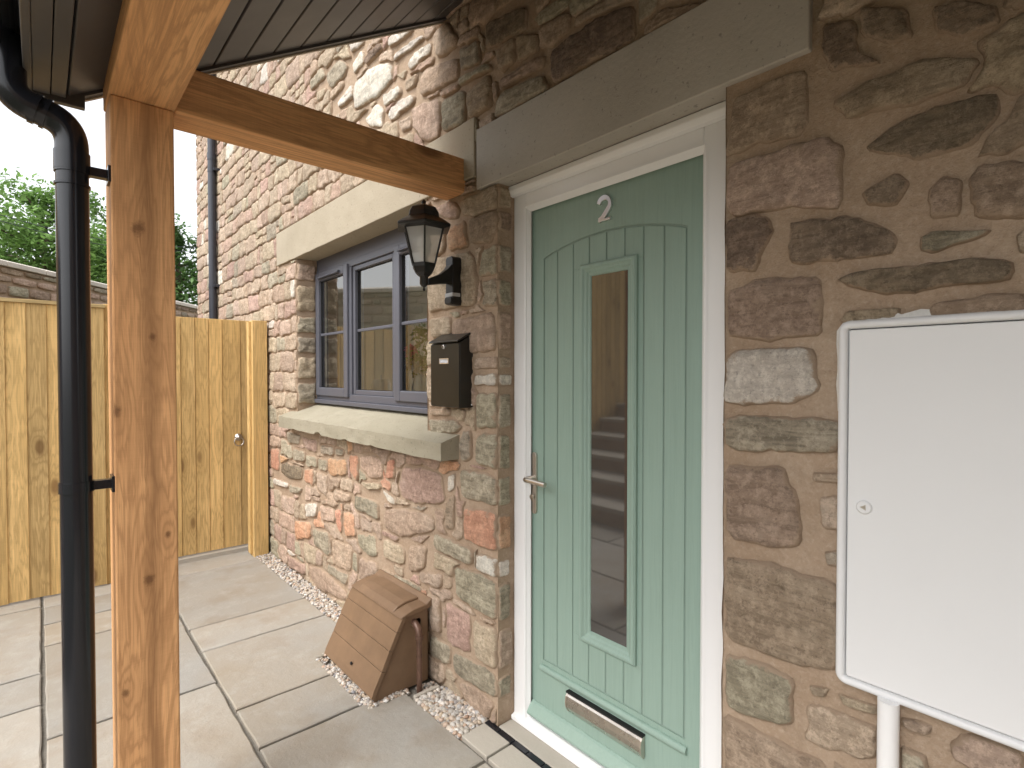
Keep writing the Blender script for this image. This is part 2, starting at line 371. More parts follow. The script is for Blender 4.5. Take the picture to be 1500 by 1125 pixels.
# ---- paving: mortar bed + individual sandstone flags
XE = -.165
def gravel_edge(y): return -.10 if y > 2.62 else (-.335 if y > 2.105 else -.148)
bed = MB(); bed.add([(-2.57, -2.4, -.016), (.0, -2.4, -.016), (.0, 4.62, -.016), (-2.57, 4.62, -.016)], [(0, 1, 2, 3)])
bed_o = tag(bed.build('paving', M['joint']), kind='structure')
def slab(x0, x1, y0, y1, cut=None):
    gp = .0075; j = lambda: random.uniform(-.003, .003)
    poly = cut or [(x0+gp, y0+gp), (x1-gp, y0+gp), (x1-gp, y1-gp), (x0+gp, y1-gp)]
    pts = []
    for i, (ax, ay) in enumerate(poly):         # riven, slightly wavy arrises
        bx, by = poly[(i+1) % len(poly)]; n = max(2, int(math.hypot(bx-ax, by-ay)/.07))
        for k in range(n):
            f = k/n; pts.append((ax+(bx-ax)*f+j()*.8, ay+(by-ay)*f+j()*.8))
    cx = sum(p[0] for p in pts)/len(pts); cy = sum(p[1] for p in pts)/len(pts); tl = [random.uniform(-.004, .004) for _ in range(2)]
    zz = lambda x, y: (x-cx)*tl[0]+(y-cy)*tl[1]
    n = len(pts)
    vs = [(x-cx, y-cy, -.03) for x, y in pts]+[(x-cx, y-cy, -.004+zz(x, y)) for x, y in pts]
    vs += [((x-cx)*(1-.005/max(.1, abs(x-cx))), (y-cy)*(1-.005/max(.1, abs(y-cy))), zz(x, y)) for x, y in pts]
    fs = [(i, (i+1) % n, n+(i+1) % n, n+i) for i in range(n)]+[(n+i, n+(i+1) % n, 2*n+(i+1) % n, 2*n+i) for i in range(n)]+[tuple(range(2*n, 3*n))]
    me = bpy.data.meshes.new('paving_slab'); me.from_pydata(vs, [], fs); me.materials.append(M['slab'])
    o = bpy.data.objects.new('paving_slab', me); COL.objects.link(o); o.location = (cx, cy, 0); o.parent = bed_o
XL1, XL2 = -.757, -1.355
for y0, y1 in ((4.298, 4.60), (3.353, 4.298), (3.038, 3.353)): slab(XL1, -.11 if y0 > 3.2 else -.11, y0, y1)
slab(XL1, -.11, 2.413, 3.038, [(XL1+.006, 2.419), (-.335, 2.419), (-.335, 2.60), (-.11, 2.62), (-.11, 3.032), (XL1+.006, 3.032)])
slab(XL1, -.335, 2.106, 2.413)
slab(XL1, -.148, 1.50, 2.106)
for y0, y1 in ((4.25, 4.55), (3.958, 4.25), (3.640, 3.958), (2.700, 3.640), (1.80, 2.70), (1.2, 1.8)): slab(XL2, XL1, y0, y1)
for y0, y1 in ((4.285, 4.58), (3.322, 4.285), (3.007, 3.322), (2.1, 3.007), (1.5, 2.1)): slab(-1.96, XL2, y0, y1)
random.seed(11)
for x0, x1 in ((XL1, -.148), (XL2, XL1), (-1.96, XL2)):
    y = {XL1: 1.5, XL2: 1.2, -1.96: 1.5}[x0]
    while y > -2.2:
        h = random.choice((.3, .6, .9)); slab(x0, x1, y-h, y); y -= h
for x0, x1 in ((-2.56, -1.96),):
    y = 4.6
    while y > -2.2:
        h = random.choice((.3, .6, .9)); slab(x0, x1, y-h, y); y -= h
# apron slab in front of the doorway and step
st = MB(); st.box(-.142, -.028, .62, 1.495, -.03, .002); st.box(-.142, -.028, 1.505, 1.66, -.03, .003)
tag(st.build('path', M['step'], bevel=.003), kind='structure')

# ================================================================ COTTAGE
cot = thing('stone_cottage', (0, 3, 0), 'rubble stone cottage with a sage green front door and grey window', 'house')
DY0, DY1, DZ1 = .68, 1.607, 2.155      # door opening
WY0, WY1, WZ0, WZ1 = 2.114, 3.79, 1.09, 2.217
YEND, ZTOP, YMIN = 6.86, 4.9, -1.4
def cellgrid(lo, hi, step, cuts):
    a = list(np.arange(lo, hi, step))+[hi]; out = []
    for v in a:
        if all(abs(v-c) > step*.45 for c in cuts): out.append(float(v))
    return sorted(out+[c for c in cuts if lo <= c <= hi])
ys = cellgrid(YMIN, YEND, .03, (DY0, DY1, WY0, WY1)); zs = cellgrid(-.06, ZTOP, .03, (DZ1, WZ0, WZ1))
def hole(y, z): return (DY0 < y < DY1 and z < DZ1) or (WY0 < y < WY1 and WZ0 < z < WZ1)
mw = MB(); idx = {}
for i, y in enumerate(ys):
    for j, z in enumerate(zs):
        n_ = mnoise.noise((y*9, z*9, 3.3))*.005+mnoise.noise((y*27, z*27, 1.3))*.0045
        idx[i, j] = len(mw.v); mw.v.append((n_*.8+.002, y, z))
for i in range(len(ys)-1):
    for j in range(len(zs)-1):
        if not hole((ys[i]+ys[i+1])/2, (zs[j]+zs[j+1])/2):
            mw.f.append([idx[i, j], idx[i, j+1], idx[i+1, j+1], idx[i+1, j]]); mw.sm.append(True)
T = .30                                 # wall thickness: reveals, end wall, wall head
for a, b in (((DY1, -.06), (DY1, DZ1)), ((DY0, DZ1), (DY0, -.06)), ((DY1, DZ1), (DY0, DZ1)),
             ((WY1, WZ0), (WY1, WZ1)), ((WY1, WZ1), (WY0, WZ1)), ((WY0, WZ1), (WY0, WZ0)), ((WY0, WZ0), (WY1, WZ0))):
    n = 24; vs = []
    for k in range(n+1):
        y, z = a[0]+(b[0]-a[0])*k/n, a[1]+(b[1]-a[1])*k/n
        for q in range(5):
            x = T*q/4; e = mnoise.noise((x*20, y*14, z*14))*.004
            vs.append((x-.002 if q == 0 else x, y+(e if a[0] == b[0] else 0), z+(e if a[1] == b[1] else 0)))
    mw.add(vs, [(k*5+q, k*5+q+1, (k+1)*5+q+1, (k+1)*5+q) for k in range(n) for q in range(4)], True)
mw.add([(0, YEND, -.06), (5, YEND, -.06), (5, YEND, ZTOP), (0, YEND, ZTOP), (5, YMIN, ZTOP), (0, YMIN, ZTOP), (0, YMIN, -.06), (5, YMIN, -.06)], [(0, 1, 2, 3), (3, 2, 4, 5), (6, 5, 4, 7)])
wall = mw.build('wall', M['mortar'], cot)
rf = MB(); rf.prism([(-.25, YMIN-.2, ZTOP-.08), (2.6, YMIN-.2, ZTOP+1.9), (2.6, YMIN-.2, ZTOP+2.02), (-.25, YMIN-.2, ZTOP+.04)], (0, YEND-YMIN+.4, 0))
rf.prism([(5.4, YMIN-.2, ZTOP-.08), (2.6, YMIN-.2, ZTOP+1.9), (2.6, YMIN-.2, ZTOP+2.02), (5.4, YMIN-.2, ZTOP+.04)], (0, YEND-YMIN+.4, 0))
rf.build('roof', M['slate'], cot)

# ---- traced stones (photo pixels on the wall face) : class, points
TR = '''b 1073,145 1138,112 1181,101 1181,193 1086,218 1062,227
t 1062,242 1177,205 1213,200 1231,212 1231,305 1171,302 1068,317 1059,299
d 1205,35 1252,25 1256,80 1290,90 1219,100 1204,75
d 1258,10 1325,8 1335,50 1300,62 1262,48
d 1364,9 1407,0 1455,6 1464,30 1425,48 1370,45
b 1213,151 1268,121 1352,82 1434,85 1413,121 1337,151 1243,172
d 1262,218 1310,181 1397,148 1455,136 1464,169 1425,208 1352,230 1316,227
d 1262,281 1310,251 1331,269 1310,299 1268,299
b 1358,278 1382,257 1410,266 1404,314 1364,317
b 1419,266 1431,242 1515,230 1515,314 1428,317 1416,293
d 1061,339 1068,318 1123,315 1128,340 1110,393 1065,401
d 1154,327 1195,318 1280,321 1313,345 1300,372 1231,380 1153,386
g 1346,348 1365,338 1455,335 1440,345 1395,360 1365,370 1347,365
d 1221,411 1240,400 1345,385 1445,377 1478,380 1477,408 1430,416 1395,418 1330,430 1290,430 1242,420
b 1358,457 1372,443 1455,432 1500,430 1520,462 1360,466
b 1228,470 1240,455 1315,450 1318,466 1235,474
t 1488,345 1510,330 1520,370 1492,368
b 1062,427 1110,410 1201,403 1206,463 1203,490 1110,497 1065,493
w 1059,524 1071,513 1186,509 1194,521 1198,578 1171,587 1095,595 1061,590
g 1062,614 1078,608 1229,614 1229,665 1078,661 1062,651
b 1060,684 1143,684 1167,735 1175,796 1134,805 1064,787
t 1190,693 1228,695 1228,707 1190,705
t 1199,731 1230,728 1230,777 1204,775
g 1206,810 1230,808 1230,831 1211,829
b 1060,819 1111,824 1228,857 1228,985 1157,973 1062,934
g 1060,957 1120,973 1162,997 1160,1067 1106,1053 1062,1036
b 1060,1048 1143,1090 1204,1118 1230,1150 1060,1160
t 1183,1032 1204,1034 1283,1067 1283,1118 1204,1097 1178,1081
t 1185,1006 1211,1011 1206,1021 1190,1018
t 1227,1018 1283,1037 1283,1049 1235,1034
t 1320,1054 1340,1058 1362,1066 1360,1078 1324,1066
t 1390,1092 1410,1080 1460,1092 1496,1108 1500,1130 1420,1130 1392,1108
g 1320,1096 1352,1110 1360,1135 1320,1135
t 673,294 703,281 726,271 726,305 690,317 676,313
t 631,306 663,294 672,306 668,320 647,318
b 688,322 726,307 726,338 716,354 691,358 688,336
o 656,336 679,323 684,360 656,368
g 707,367 726,357 726,400 700,404
g 705,413 726,408 726,447 705,447 710,430
t 631,380 691,368 697,411 695,447 660,451 628,456 627,420
p 664,470 723,456 727,513 697,517 672,512 662,490
t 629,467 659,463 660,490 631,496
t 695,525 727,522 727,540 694,540
w 696,550 727,547 727,566 695,564
g 698,577 727,577 727,628 698,625
p 629,600 657,598 657,609 631,609
g 627,614 664,616 675,625 664,634 631,634
g 678,632 688,630 690,671 676,675 673,651
g 698,638 728,637 728,688 697,677
g 674,686 728,699 728,742 674,728
o 679,743 728,753 728,806 710,804 680,788
g 637,781 692,806 690,828 637,804
w 699,811 728,821 727,847 699,835
b 653,730 665,726 664,775 651,774
w 656,697 666,694 664,716 656,720
p 583,708 591,685 626,688 646,698 650,735 636,738 610,738 588,727
g 666,831 700,840 728,856 728,910 696,893 667,871
p 654,881 689,904 687,958 654,940
t 694,908 728,923 728,981 698,964 694,944
g 630,931 659,947 658,974 631,962
g 664,957 704,973 728,992 728,1023 702,1009 664,984
p 667,998 687,1000 722,1031 713,1053 682,1027
t 625,868 644,878 644,927 632,922
o 397,657 408,658 408,690 397,686
d 412,681 420,678 442,684 441,703 424,701 412,691
g 420,632 439,638 437,651 422,649
p 441,640 463,646 463,664 447,657
g 430,657 446,661 446,676 430,674
g 448,666 464,670 464,685 448,683
g 467,671 479,674 478,691 466,688
o 447,688 459,688 458,711 447,706
o 481,671 508,674 508,696 486,697 481,688
g 470,652 488,656 488,668 471,664
g 491,657 503,659 501,668 491,667
o 513,666 525,668 524,706 513,691
p 528,668 550,668 560,681 559,700 542,700 528,684
o 569,673 577,675 577,701 564,700
t 528,706 555,708 557,717 539,717
w 559,717 577,730 579,740 569,735
g 521,725 552,735 554,762 520,744
p 490,716 513,725 512,735 490,733
w 448,737 464,737 463,757 449,757
p 469,740 488,745 490,765 471,762
o 491,747 500,747 499,782 493,770
o 503,750 518,755 520,786 505,786
t 463,691 478,698 478,728 464,716
w 400,700 422,708 422,715 402,709
g 424,710 441,715 439,724 425,721
o 432,763 456,765 454,789 434,790
g 459,775 481,779 482,816 461,797
p 486,790 515,800 513,838 491,828 486,807
g 524,782 550,785 552,814 542,816 525,799
t 561,789 591,802 591,828 561,817
t 526,817 552,826 552,841 527,851
p 599,799 623,801 621,834 599,839
g 480,826 508,841 507,858 480,838
p 451,829 471,834 507,868 507,880 471,865 456,848
p 420,812 447,828 447,843 424,831
t 615,838 645,842 645,862 616,852
p 562,748 590,745 634,756 634,778 590,787 562,772
w 520,125 543,100 571,93 574,117 552,141 522,160 519,141
p 616,113 627,100 670,85 669,115 645,126 617,141
t 636,54 653,33 670,57 666,69 640,83
g 674,74 699,61 702,89 677,102
w 598,95 608,78 630,63 627,80 601,102
w 569,63 578,50 606,41 593,55 571,69
w 580,80 597,67 619,52 619,57 599,72 578,89
g 673,115 716,93 718,102 675,125
g 647,147 681,134 679,181 649,192
b 685,139 716,110 718,154 688,175
p 646,136 670,123 671,130 648,143
t 606,158 643,145 643,199 623,207 606,184
w 563,141 586,126 587,139 565,156
w 569,167 587,147 606,138 604,153 574,177
w 537,177 552,153 561,160 560,186 545,184
t 584,179 602,168 601,188 589,192
w 496,151 515,126 518,141 498,158
g 479,113 496,89 509,95 502,113 485,130
g 455,119 472,98 475,113 457,132
d 535,89 545,74 559,63 559,72 539,95
w 517,95 530,74 533,89 520,108
w 513,65 533,55 531,65 515,76
t 464,136 477,128 475,139 466,149
t 582,111 595,102 591,115
t 595,119 610,108 606,126 594,131
d 711,35 768,9 768,42 713,71
b 728,76 751,57 751,87 737,102 730,97
b 754,52 786,49 786,73 758,90
b 789,40 831,17 832,45 805,68 789,69
b 730,120 765,97 794,81 794,97 753,120 732,132
g 727,153 741,135 789,111 803,132 742,165 727,170
d 805,78 831,55 865,31 925,5 930,55 900,75 845,102 813,123 805,111
t 704,179 723,165 723,180 704,188
b 943,35 973,10 1026,3 1026,10 978,33 945,54'''
def resample(poly, n):
    P = [Vector((p[0], p[1])) for p in poly]
    Q = []
    for i in range(len(P)):
        a, b = P[i], P[(i+1) % len(P)]; Q += [a*.90+b*.10, a*.10+b*.90]
    L = [(Q[(i+1) % len(Q)]-Q[i]).length for i in range(len(Q))]; tot = sum(L); out = []; i = 0; acc = 0
    for k in range(n):
        d = tot*k/n
        while acc+L[i] < d: acc += L[i]; i += 1
        f = (d-acc)/max(1e-6, L[i]); out.append(Q[i]*(1-f)+Q[(i+1) % len(Q)]*f)
    return out
def stone_geo(poly, h, n, rough=1.0):
    """stone with outline poly (u,v); returns verts (u,v,d), faces, rim"""
    P = resample(poly, n); c = sum(P, Vector((0, 0)))/n; sd = random.uniform(0, 90)
    size = sum((p-c).length for p in P)/n
    tilt = (random.uniform(-.07, .07), random.uniform(-.07, .07))
    P = [p+(p-c).normalized()*(mnoise.noise((p.x*24, p.y*24, sd))*min(.010, size*.13)+mnoise.noise((p.x*75, p.y*75, sd))*min(.005, size*.07)) for p in P]
    rings = [(0, 0, -.03, 1), (0, 0, -.003, 1), (.0035, .10, h*.50, .72), (.008, .20, h*.86, .40), (.016, .34, h, .18)]
    rings += [(9, .52, h*1.03, .04), (9, .76, h*1.05, 0)] if n >= 24 else [(9, .62, h*1.03, 0)]
    V, rim = [], []
    for ins, cap, d, r in rings:
        for p in P:
            k = min(cap, ins/max(1e-4, (p-c).length)); q = p+(c-p)*k; x = d; fk = min(1, k*6)
            if k > 0: x += (abs(mnoise.noise((q.x*13, q.y*19, sd)))*.010+abs(mnoise.noise((q.x*34, q.y*56, sd)))*.008)*rough*min(1, size/.07)*fk+abs((q.x-c.x)*tilt[0]+(q.y-c.y)*tilt[1])*.6*fk
            V.append((q.x, q.y, x)); rim.append(r)
    V.append((c.x, c.y, h*1.05+abs(mnoise.noise((c.x*13, c.y*19, sd)))*.010*min(1, size/.07))); rim.append(0)
    k = len(rings)
    F = [(i*n+j, i*n+(j+1) % n, (i+1)*n+(j+1) % n, (i+1)*n+j) for i in range(k-1) for j in range(n)]+[((k-1)*n+j, (k-1)*n+(j+1) % n, k*n) for j in range(n)]
    return V, F, rim, c
# frames: map (u,v,d) to world
def fr_wall(u, v, d): return (-d, u, v)
STONES = []      # (area_px, cls, world verts, faces, rim, centre)
def parea(pts):
    q = [proj(p) for p in pts]
    if any(a is None for a in q): return 0
    if all(a[0] < 0 or a[0] > 1500 or a[1] < 0 or a[1] > 1125 for a in q): return 0
    return abs(sum(q[i][0]*q[(i+1) % len(q)][1]-q[(i+1) % len(q)][0]*q[i][1] for i in range(len(q)))/2)
def add_stone(poly, cls, h, frame, rough=1.0, boost=0):
    a = parea([frame(p[0], p[1], 0) for p in poly])
    n = 40 if a > 2500 else (28 if a > 250 else 20)
    V, F, rim, c = stone_geo(poly, h, n, rough)
    STONES.append((a+boost, cls, [frame(*v) for v in V], F, rim, frame(c.x, c.y, 0)))
random.seed(3)
RES = .01; U0, V0 = YMIN, 0.0; NU, NV = int((YEND-YMIN)/RES)+1, int(ZTOP/RES)+1
UU, VV = np.meshgrid(U0+np.arange(NU)*RES, V0+np.arange(NV)*RES, indexing='ij')
def inpoly(poly):
    m = np.zeros(UU.shape, bool); n = len(poly)
    for i in range(n):
        (x1, y1), (x2, y2) = poly[i], poly[(i+1) % n]
        if y1 == y2: continue
        c = (VV > min(y1, y2)) & (VV <= max(y1, y2)) & (UU < (VV-y1)*(x2-x1)/(y2-y1)+x1); m ^= c
    return m
def dilate(m, k):
    for _ in range(k):
        q = m.copy(); q[1:] |= m[:-1]; q[:-1] |= m[1:]; q[:, 1:] |= m[:, :-1]; q[:, :-1] |= m[:, 1:]; m = q
    return m
LIN_W = (1.738, 4.165, WZ1, 2.452); LIN_D = (.474, 1.722, DZ1, 2.392); SILL = (1.872, 3.91, 1.035, 1.20)
BOXR = (-.03, .407, .713, 1.519)
blocked = np.zeros(UU.shape, bool)
def block(u0, u1, v0, v1): blocked[(UU > u0) & (UU < u1) & (VV > v0) & (VV < v1)] = True
block(DY0-.004, DY1+.004, -1, DZ1+.01); block(WY0-.002, WY1+.002, WZ0-.05, WZ1)
for b in (LIN_W, LIN_D): block(b[0]-.008, b[1]+.008, b[2]-.008, b[3]+.008)
block(SILL[0]-.01, SILL[1]+.01, SILL[2]-.01, SILL[2]+.10); block(*BOXR)
tr = np.zeros(UU.shape, bool)
for line in TR.split('\n'):
    c, *pp = line.split(); pts = [tuple(map(float, p.split(','))) for p in pp]
    poly = [(PX(x, y, -.008).y, PX(x, y, -.008).z) for x, y in pts]
    poly = [(min(p[0], DY0-.0) if DY0-.02 < p[0] < DY0+.15 and p[1] < DZ1 else p[0], p[1]) for p in poly]
    cz_ = sum(p[1] for p in poly)/len(poly); cy_ = sum(p[0] for p in poly)/len(poly)
    gr_ = .010 if cz_ > 2.3 and cy_ > 1.5 else (.005 if cy_ > 1.5 else .003)
    def grow(p):
        r_ = math.hypot(p[0]-cy_, p[1]-cz_); return (cy_+(p[0]-cy_)*(1+gr_/r_), cz_+(p[1]-cz_)*(1+gr_/r_))
    poly = [grow(p) for p in poly]
    poly = [(max(p[0], DY1+.001) if DY1-.03 < p[0] < DY1+.1 and p[1] < DZ1 else p[0], p[1]) for p in poly]
    poly = [(min(p[0], DY0-.001) if DY0-.1 < p[0] < DY0+.03 and p[1] < DZ1 else p[0], p[1]) for p in poly]
    add_stone(poly, c, random.uniform(.008, .016) if cz_ > 2.3 and cy_ > 1.5 else random.uniform(.005, .012), fr_wall, 1.0, 500)
    tr |= inpoly(poly)
tr = dilate(tr, 1)
free = ~(blocked | tr)
seeds = []; v = .02
while v < ZTOP:
    rh = random.uniform(.10, .165); u = YMIN-random.uniform(0, .2)
    while u < YEND:
        a = random.uniform(.10, .31) if random.random() < .8 else random.uniform(.06, .11)
        if random.random() < .16 and a < .2:
            seeds += [(u+a/2, v+rh*.26, a/2, rh*.26), (u+a/2, v+rh*.76, a/2, rh*.24)]
        else: seeds.append((u+a/2, v+rh/2+random.uniform(-.016, .016), a/2, rh/2*random.uniform(.88, 1.1)))
        u += a
    v += rh
best = np.full(UU.shape, 9.0); lab = np.full(UU.shape, -1, int)
for k, (u, v, a, b) in enumerate(seeds):
    i0, i1 = int((u-2.2*a-.04-U0)/RES), int((u+2.2*a+.04-U0)/RES); j0, j1 = int((v-2.2*b-.04)/RES), int((v+2.2*b+.04)/RES)
    i0, j0 = max(0, i0), max(0, j0)
    if i1 <= i0 or j1 <= j0: continue
    th = math.sin(k*12.9)*.10
    du, dv = UU[i0:i1, j0:j1]-u, VV[i0:i1, j0:j1]-v
    d = ((np.abs(du+dv*math.cos(k*7.7)*.25)/a)**7+(np.abs(dv+du*th)/b)**7)**(1/7)+.05*np.sin(du*60+k)*np.sin(dv*70+k*2)
    m = d < best[i0:i1, j0:j1]; best[i0:i1, j0:j1][m] = d[m]; lab[i0:i1, j0:j1][m] = k
lab[~free] = -1
for k, (u, v, a, b) in enumerate(seeds):
    if v > (3.02 if u < 2.0 else ZTOP-.02): continue
    i0, i1 = max(0, int((u-2.5*a-U0)/RES)), int((u+2.5*a-U0)/RES)+2; j0, j1 = max(0, int((v-2.5*b)/RES)), int((v+2.5*b)/RES)+2
    if i1 <= 0: continue
    sub = lab[i0:i1, j0:j1] == k
    if sub.sum() < 8: continue
    ii, jj = np.nonzero(sub); ci, cj = ii.mean(), jj.mean(); q = np.argmin((ii-ci)**2+(jj-cj)**2)
    if not sub[int(round(ci)), int(round(cj))]: ci, cj = ii[q], jj[q]
    tc_ = math.atan2(b, a); angs = []
    for q_ in range(4):
        t0 = (tc_, math.pi-tc_, math.pi+tc_, 2*math.pi-tc_)[q_]; angs += [t0-.16, t0, t0+.16]
    for m0, m1 in ((-tc_, tc_), (tc_, math.pi-tc_), (math.pi-tc_, math.pi+tc_), (math.pi+tc_, 2*math.pi-tc_)): angs += [m0+(m1-m0)*.3, m0+(m1-m0)*.5, m0+(m1-m0)*.7]
    angs = sorted(x_ % (2*math.pi) for x_ in angs); n = len(angs); rr = []
    for an in angs:
        r = 0
        while True:
            x, y = int(round(ci+math.cos(an)*r)), int(round(cj+math.sin(an)*r))
            if x < 0 or y < 0 or x >= sub.shape[0] or y >= sub.shape[1] or not sub[x, y]: break
            r += .5
        rr.append(r*RES)
    gap = random.uniform(.002, .007); rr = [max(.006, r-gap) for r in rr]
    mr = sum(rr)/n; cu, cv = U0+(i0+ci)*RES, (j0+cj)*RES
    if mr < .015 or (cu < 1.6 and (mr < .036 or min(rr) < .014)) or min(rr) < .16*mr: continue
    poly = [(cu+rr[i]*math.cos(angs[i]), cv+rr[i]*math.sin(angs[i])) for i in range(n)]
    if cv < 1.05 and cu > 1.6: wt = dict(p=5, t=7, g=1.6, o=.7, w=.5, b=.3)
    elif cu > 1.6: wt = dict(t=10, w=.5, g=1.3, p=3.0)
    else: wt = dict(b=5, t=3, g=1.5)
    cls = random.choices(list(wt), list(wt.values()))[0]
    add_stone(poly, cls, random.uniform(.006, .012) if cv > 1.9 and cu > 1.6 else random.uniform(.003, .010), fr_wall)
# quoin faces inside the door reveal (y = DY1, facing the doorway) and the window reveal
def fr_drev(u, v, d): return (u, DY1-d, v)
def fr_wrev(u, v, d): return (u, WY1-d, v)
zq = [PX(728, y, 0).z for y in (1023, 992, 981, 923, 910, 856, 847, 821, 806, 753, 742, 699, 688, 637, 628, 577, 566, 547, 540, 522, 513, 456, 447, 408, 400, 357, 338, 307, 305, 272)]
clq = 'g t g w o g g g w t p g g b t'
for i, c in enumerate(clq.split()):
    z0, z1 = zq[2*i]+.004, zq[2*i+1]-.004; e = random.uniform(.055, .072)
    add_stone([(.0, z0), (.035, z0-.004), (e, z0), (e, z1), (.03, z1+.003), (.0, z1)], c, .006, fr_drev)
zw = [PX(436, y, 0).z for y in (596, 560, 556, 522, 518, 492, 488, 462, 457, 416, 411, 384)]
for i, c in enumerate('g t g g b t'.split()):
    z0, z1 = max(1.19, zw[2*i])+.003, zw[2*i+1]-.003
    add_stone([(.0, z0), (.06, z0+.005), (.13, z0), (.13, z1), (.07, z1-.004), (.0, z1)], c, .008, fr_wrev, 1.5)
STONES.sort(key=lambda s: -s[0])
def smooth_of(s):
    n = len(s[3][-1]) and sum(1 for f in s[3] if len(f) == 3); return [i >= n for i in range(len(s[3]))]
def stone_obj(s):
    c = Vector(s[5]); me = bpy.data.meshes.new('stone'); me.from_pydata([tuple(Vector(v)-c) for v in s[2]], [], s[3])
    me.materials.append(STONE[s[1]]); me.polygons.foreach_set('use_smooth', smooth_of(s))
    me.attributes.new('rim', 'FLOAT', 'POINT').data.foreach_set('value', s[4])
    o = bpy.data.objects.new('stone', me); COL.objects.link(o); o.location = c; return o
def stone_mass(lst, name, parent):
    V, F, MI, RIM, SM = [], [], [], [], []
    for s in lst:
        b = len(V); V += s[2]; F += [[b+i for i in f] for f in s[3]]; MI += [CLS.index(s[1])]*len(s[3]); RIM += s[4]; SM += smooth_of(s)
    me = bpy.data.meshes.new(name); me.from_pydata(V, [], F)
    for c in CLS: me.materials.append(STONE[c])
    me.polygons.foreach_set('material_index', MI); me.polygons.foreach_set('use_smooth', SM)
    me.attributes.new('rim', 'FLOAT', 'POINT').data.foreach_set('value', RIM)
    o = bpy.data.objects.new(name, me); COL.objects.link(o); adopt(o, parent); o['kind'] = 'stuff'; return o
for s in STONES[:300]:
    o = stone_obj(s); o.parent = wall
stone_mass(STONES[300:], 'rubble_stones', wall)

# ---- lintels and sill
def rough_block(x0, x1, y0, y1, z0, z1, amp, step=.05, slope=0.0, chip=0):
    """block with gently uneven faces: extruded along y"""
    mb = MB(); n = max(2, int((y1-y0)/step)); prof = []
    k = 5
    for i in range(k): prof.append((x0, z0+(z1-z0)*i/(k-1)))
    for i in range(1, k+2): prof.append((x0+(x1-x0)*i/(k+1), z1+slope*i/(k+1)))
    prof.append((x1, z0))
    for i in range(1, 4): prof.append((x1+(x0-x1)*i/4, z0))
    P = len(prof); vs = []
    for j in range(n+1):
        y = y0+(y1-y0)*j/n
        for (x, z) in prof:
            e = Vector((mnoise.noise((x*20, y*11, z*20)), 0, mnoise.noise((x*17+9, y*9, z*17))))*amp
            cz = 0
            if chip and z == z0 and x < x0+.02: cz = max(0, mnoise.noise((y*7, 2.2, 0))-.18)*chip
            vs.append((x+e.x, y, z+e.z+cz))
    fs = [(j*P+i, j*P+(i+1) % P, (j+1)*P+(i+1) % P, (j+1)*P+i) for j in range(n) for i in range(P)]+[tuple(range(P)), tuple(range(n*P, n*P+P))]
    return mb.add(vs, fs)
rough_block(-.016, .20, *LIN_W[:2], LIN_W[2]-.004, LIN_W[3], .0025).build('window_lintel', M['lintel'], cot, bevel=.004)
rough_block(-.018, .20, *LIN_D[:2], LIN_D[2]-.004, LIN_D[3], .0006, .2).build('door_lintel', M['doorlintel'], cot, bevel=.004)
rough_block(-.09, .17, SILL[0], SILL[1], 1.035, 1.112, .004, .03, .088, .06).build('window_sill', M['sill'], cot, bevel=.003)

# ---- window
FX = .136; win = None
def ring(y0, y1, z0, z1, wd, x0, x1):
    mb = MB(); mb.box(x0, x1, y0, y0+wd, z0, z1); mb.box(x0, x1, y1-wd, y1, z0, z1)
    mb.box(x0+.0005, x1-.0005, y0+wd, y1-wd, z0, z0+wd); mb.box(x0+.0005, x1-.0005, y0+wd, y1-wd, z1-wd, z1); return mb
WB, WT = 1.20, 2.135
f = ring(WY0-.03, WY1, WB+.03, WT, .045, FX, FX+.07)
YA, YB = 3.25, 2.655
for y in (YA, YB): f.box(FX+.001, FX+.069, y-.028, y+.028, WB+.075, WT-.045)
win = f.build('window', M['grey'], cot, bevel=.004)
tag(win, 'slate grey three light casement window'); 
b = MB(); b.box(FX-.022, FX+.06, WY0-.03, WY1-.002, WB+.002, WB+.03); b.build('cill', M['grey'], win, bevel=.004)
b = MB(); b.box(FX+.005, FX+.065, WY0-.03, WY1, WT, WZ1+.01); b.build('head_strip', M['grey'], win)
def sash(y0, y1, opening):
    x0 = FX-.014 if opening else FX+.012
    wd = .058 if opening else .03
    if opening: ring(y0, y1, WB+.055, WT-.022, wd, x0, x0+.05).build('sash', M['grey'], win, bevel=.006)
    else: ring(y0, y1, WB+.075, WT-.045, wd, x0, x0+.04).build('glazing_bead', M['grey'], win, bevel=.004)
    z0, z1 = (WB+.055+wd, WT-.022-wd) if opening else (WB+.075+wd, WT-.045-wd)
    gx = x0+.022
    ring(y0+wd-.004, y1-wd+.004, z0-.004, z1+.004, .007, gx-.003, gx+.016).build('gasket', M['rubber'], win)
    gm = MB(); gm.add([(gx, y0+wd, z0), (gx, y1-wd, z0), (gx, y1-wd, z1), (gx, y0+wd, z1)], [(3, 2, 1, 0)]); gm.build('pane', M['glass'], win, recalc=False)
    zb = PX(560, 478, FX).z
    gb = MB(); gb.box(gx-.008, gx-.001, y0+wd, y1-wd, zb-.009, zb+.009); gb.build('glazing_bar', M['grey'], win, bevel=.003)
    sp = MB(); sp.box(gx+.012, gx+.02, y1-wd-.038, y1-wd-.034, z0, z1); sp.build('spacer', M['white'], win)
    if opening:
        vt = MB(); vt.prism([(x0-.022, y0+wd+.05, z1+.014), (x0, y0+wd+.05, z1+.014), (x0, y0+wd+.05, z1+.034), (x0-.014, y0+wd+.05, z1+.028)], (0, (y1-y0)-2*wd-.06, 0)); vt.build('trickle_vent', M['grey'], win, bevel=.002)
sash(YA+.004, WY1-.016, True); sash(YB+.03, YA-.03, False); sash(WY0+.0, YB-.004, True)
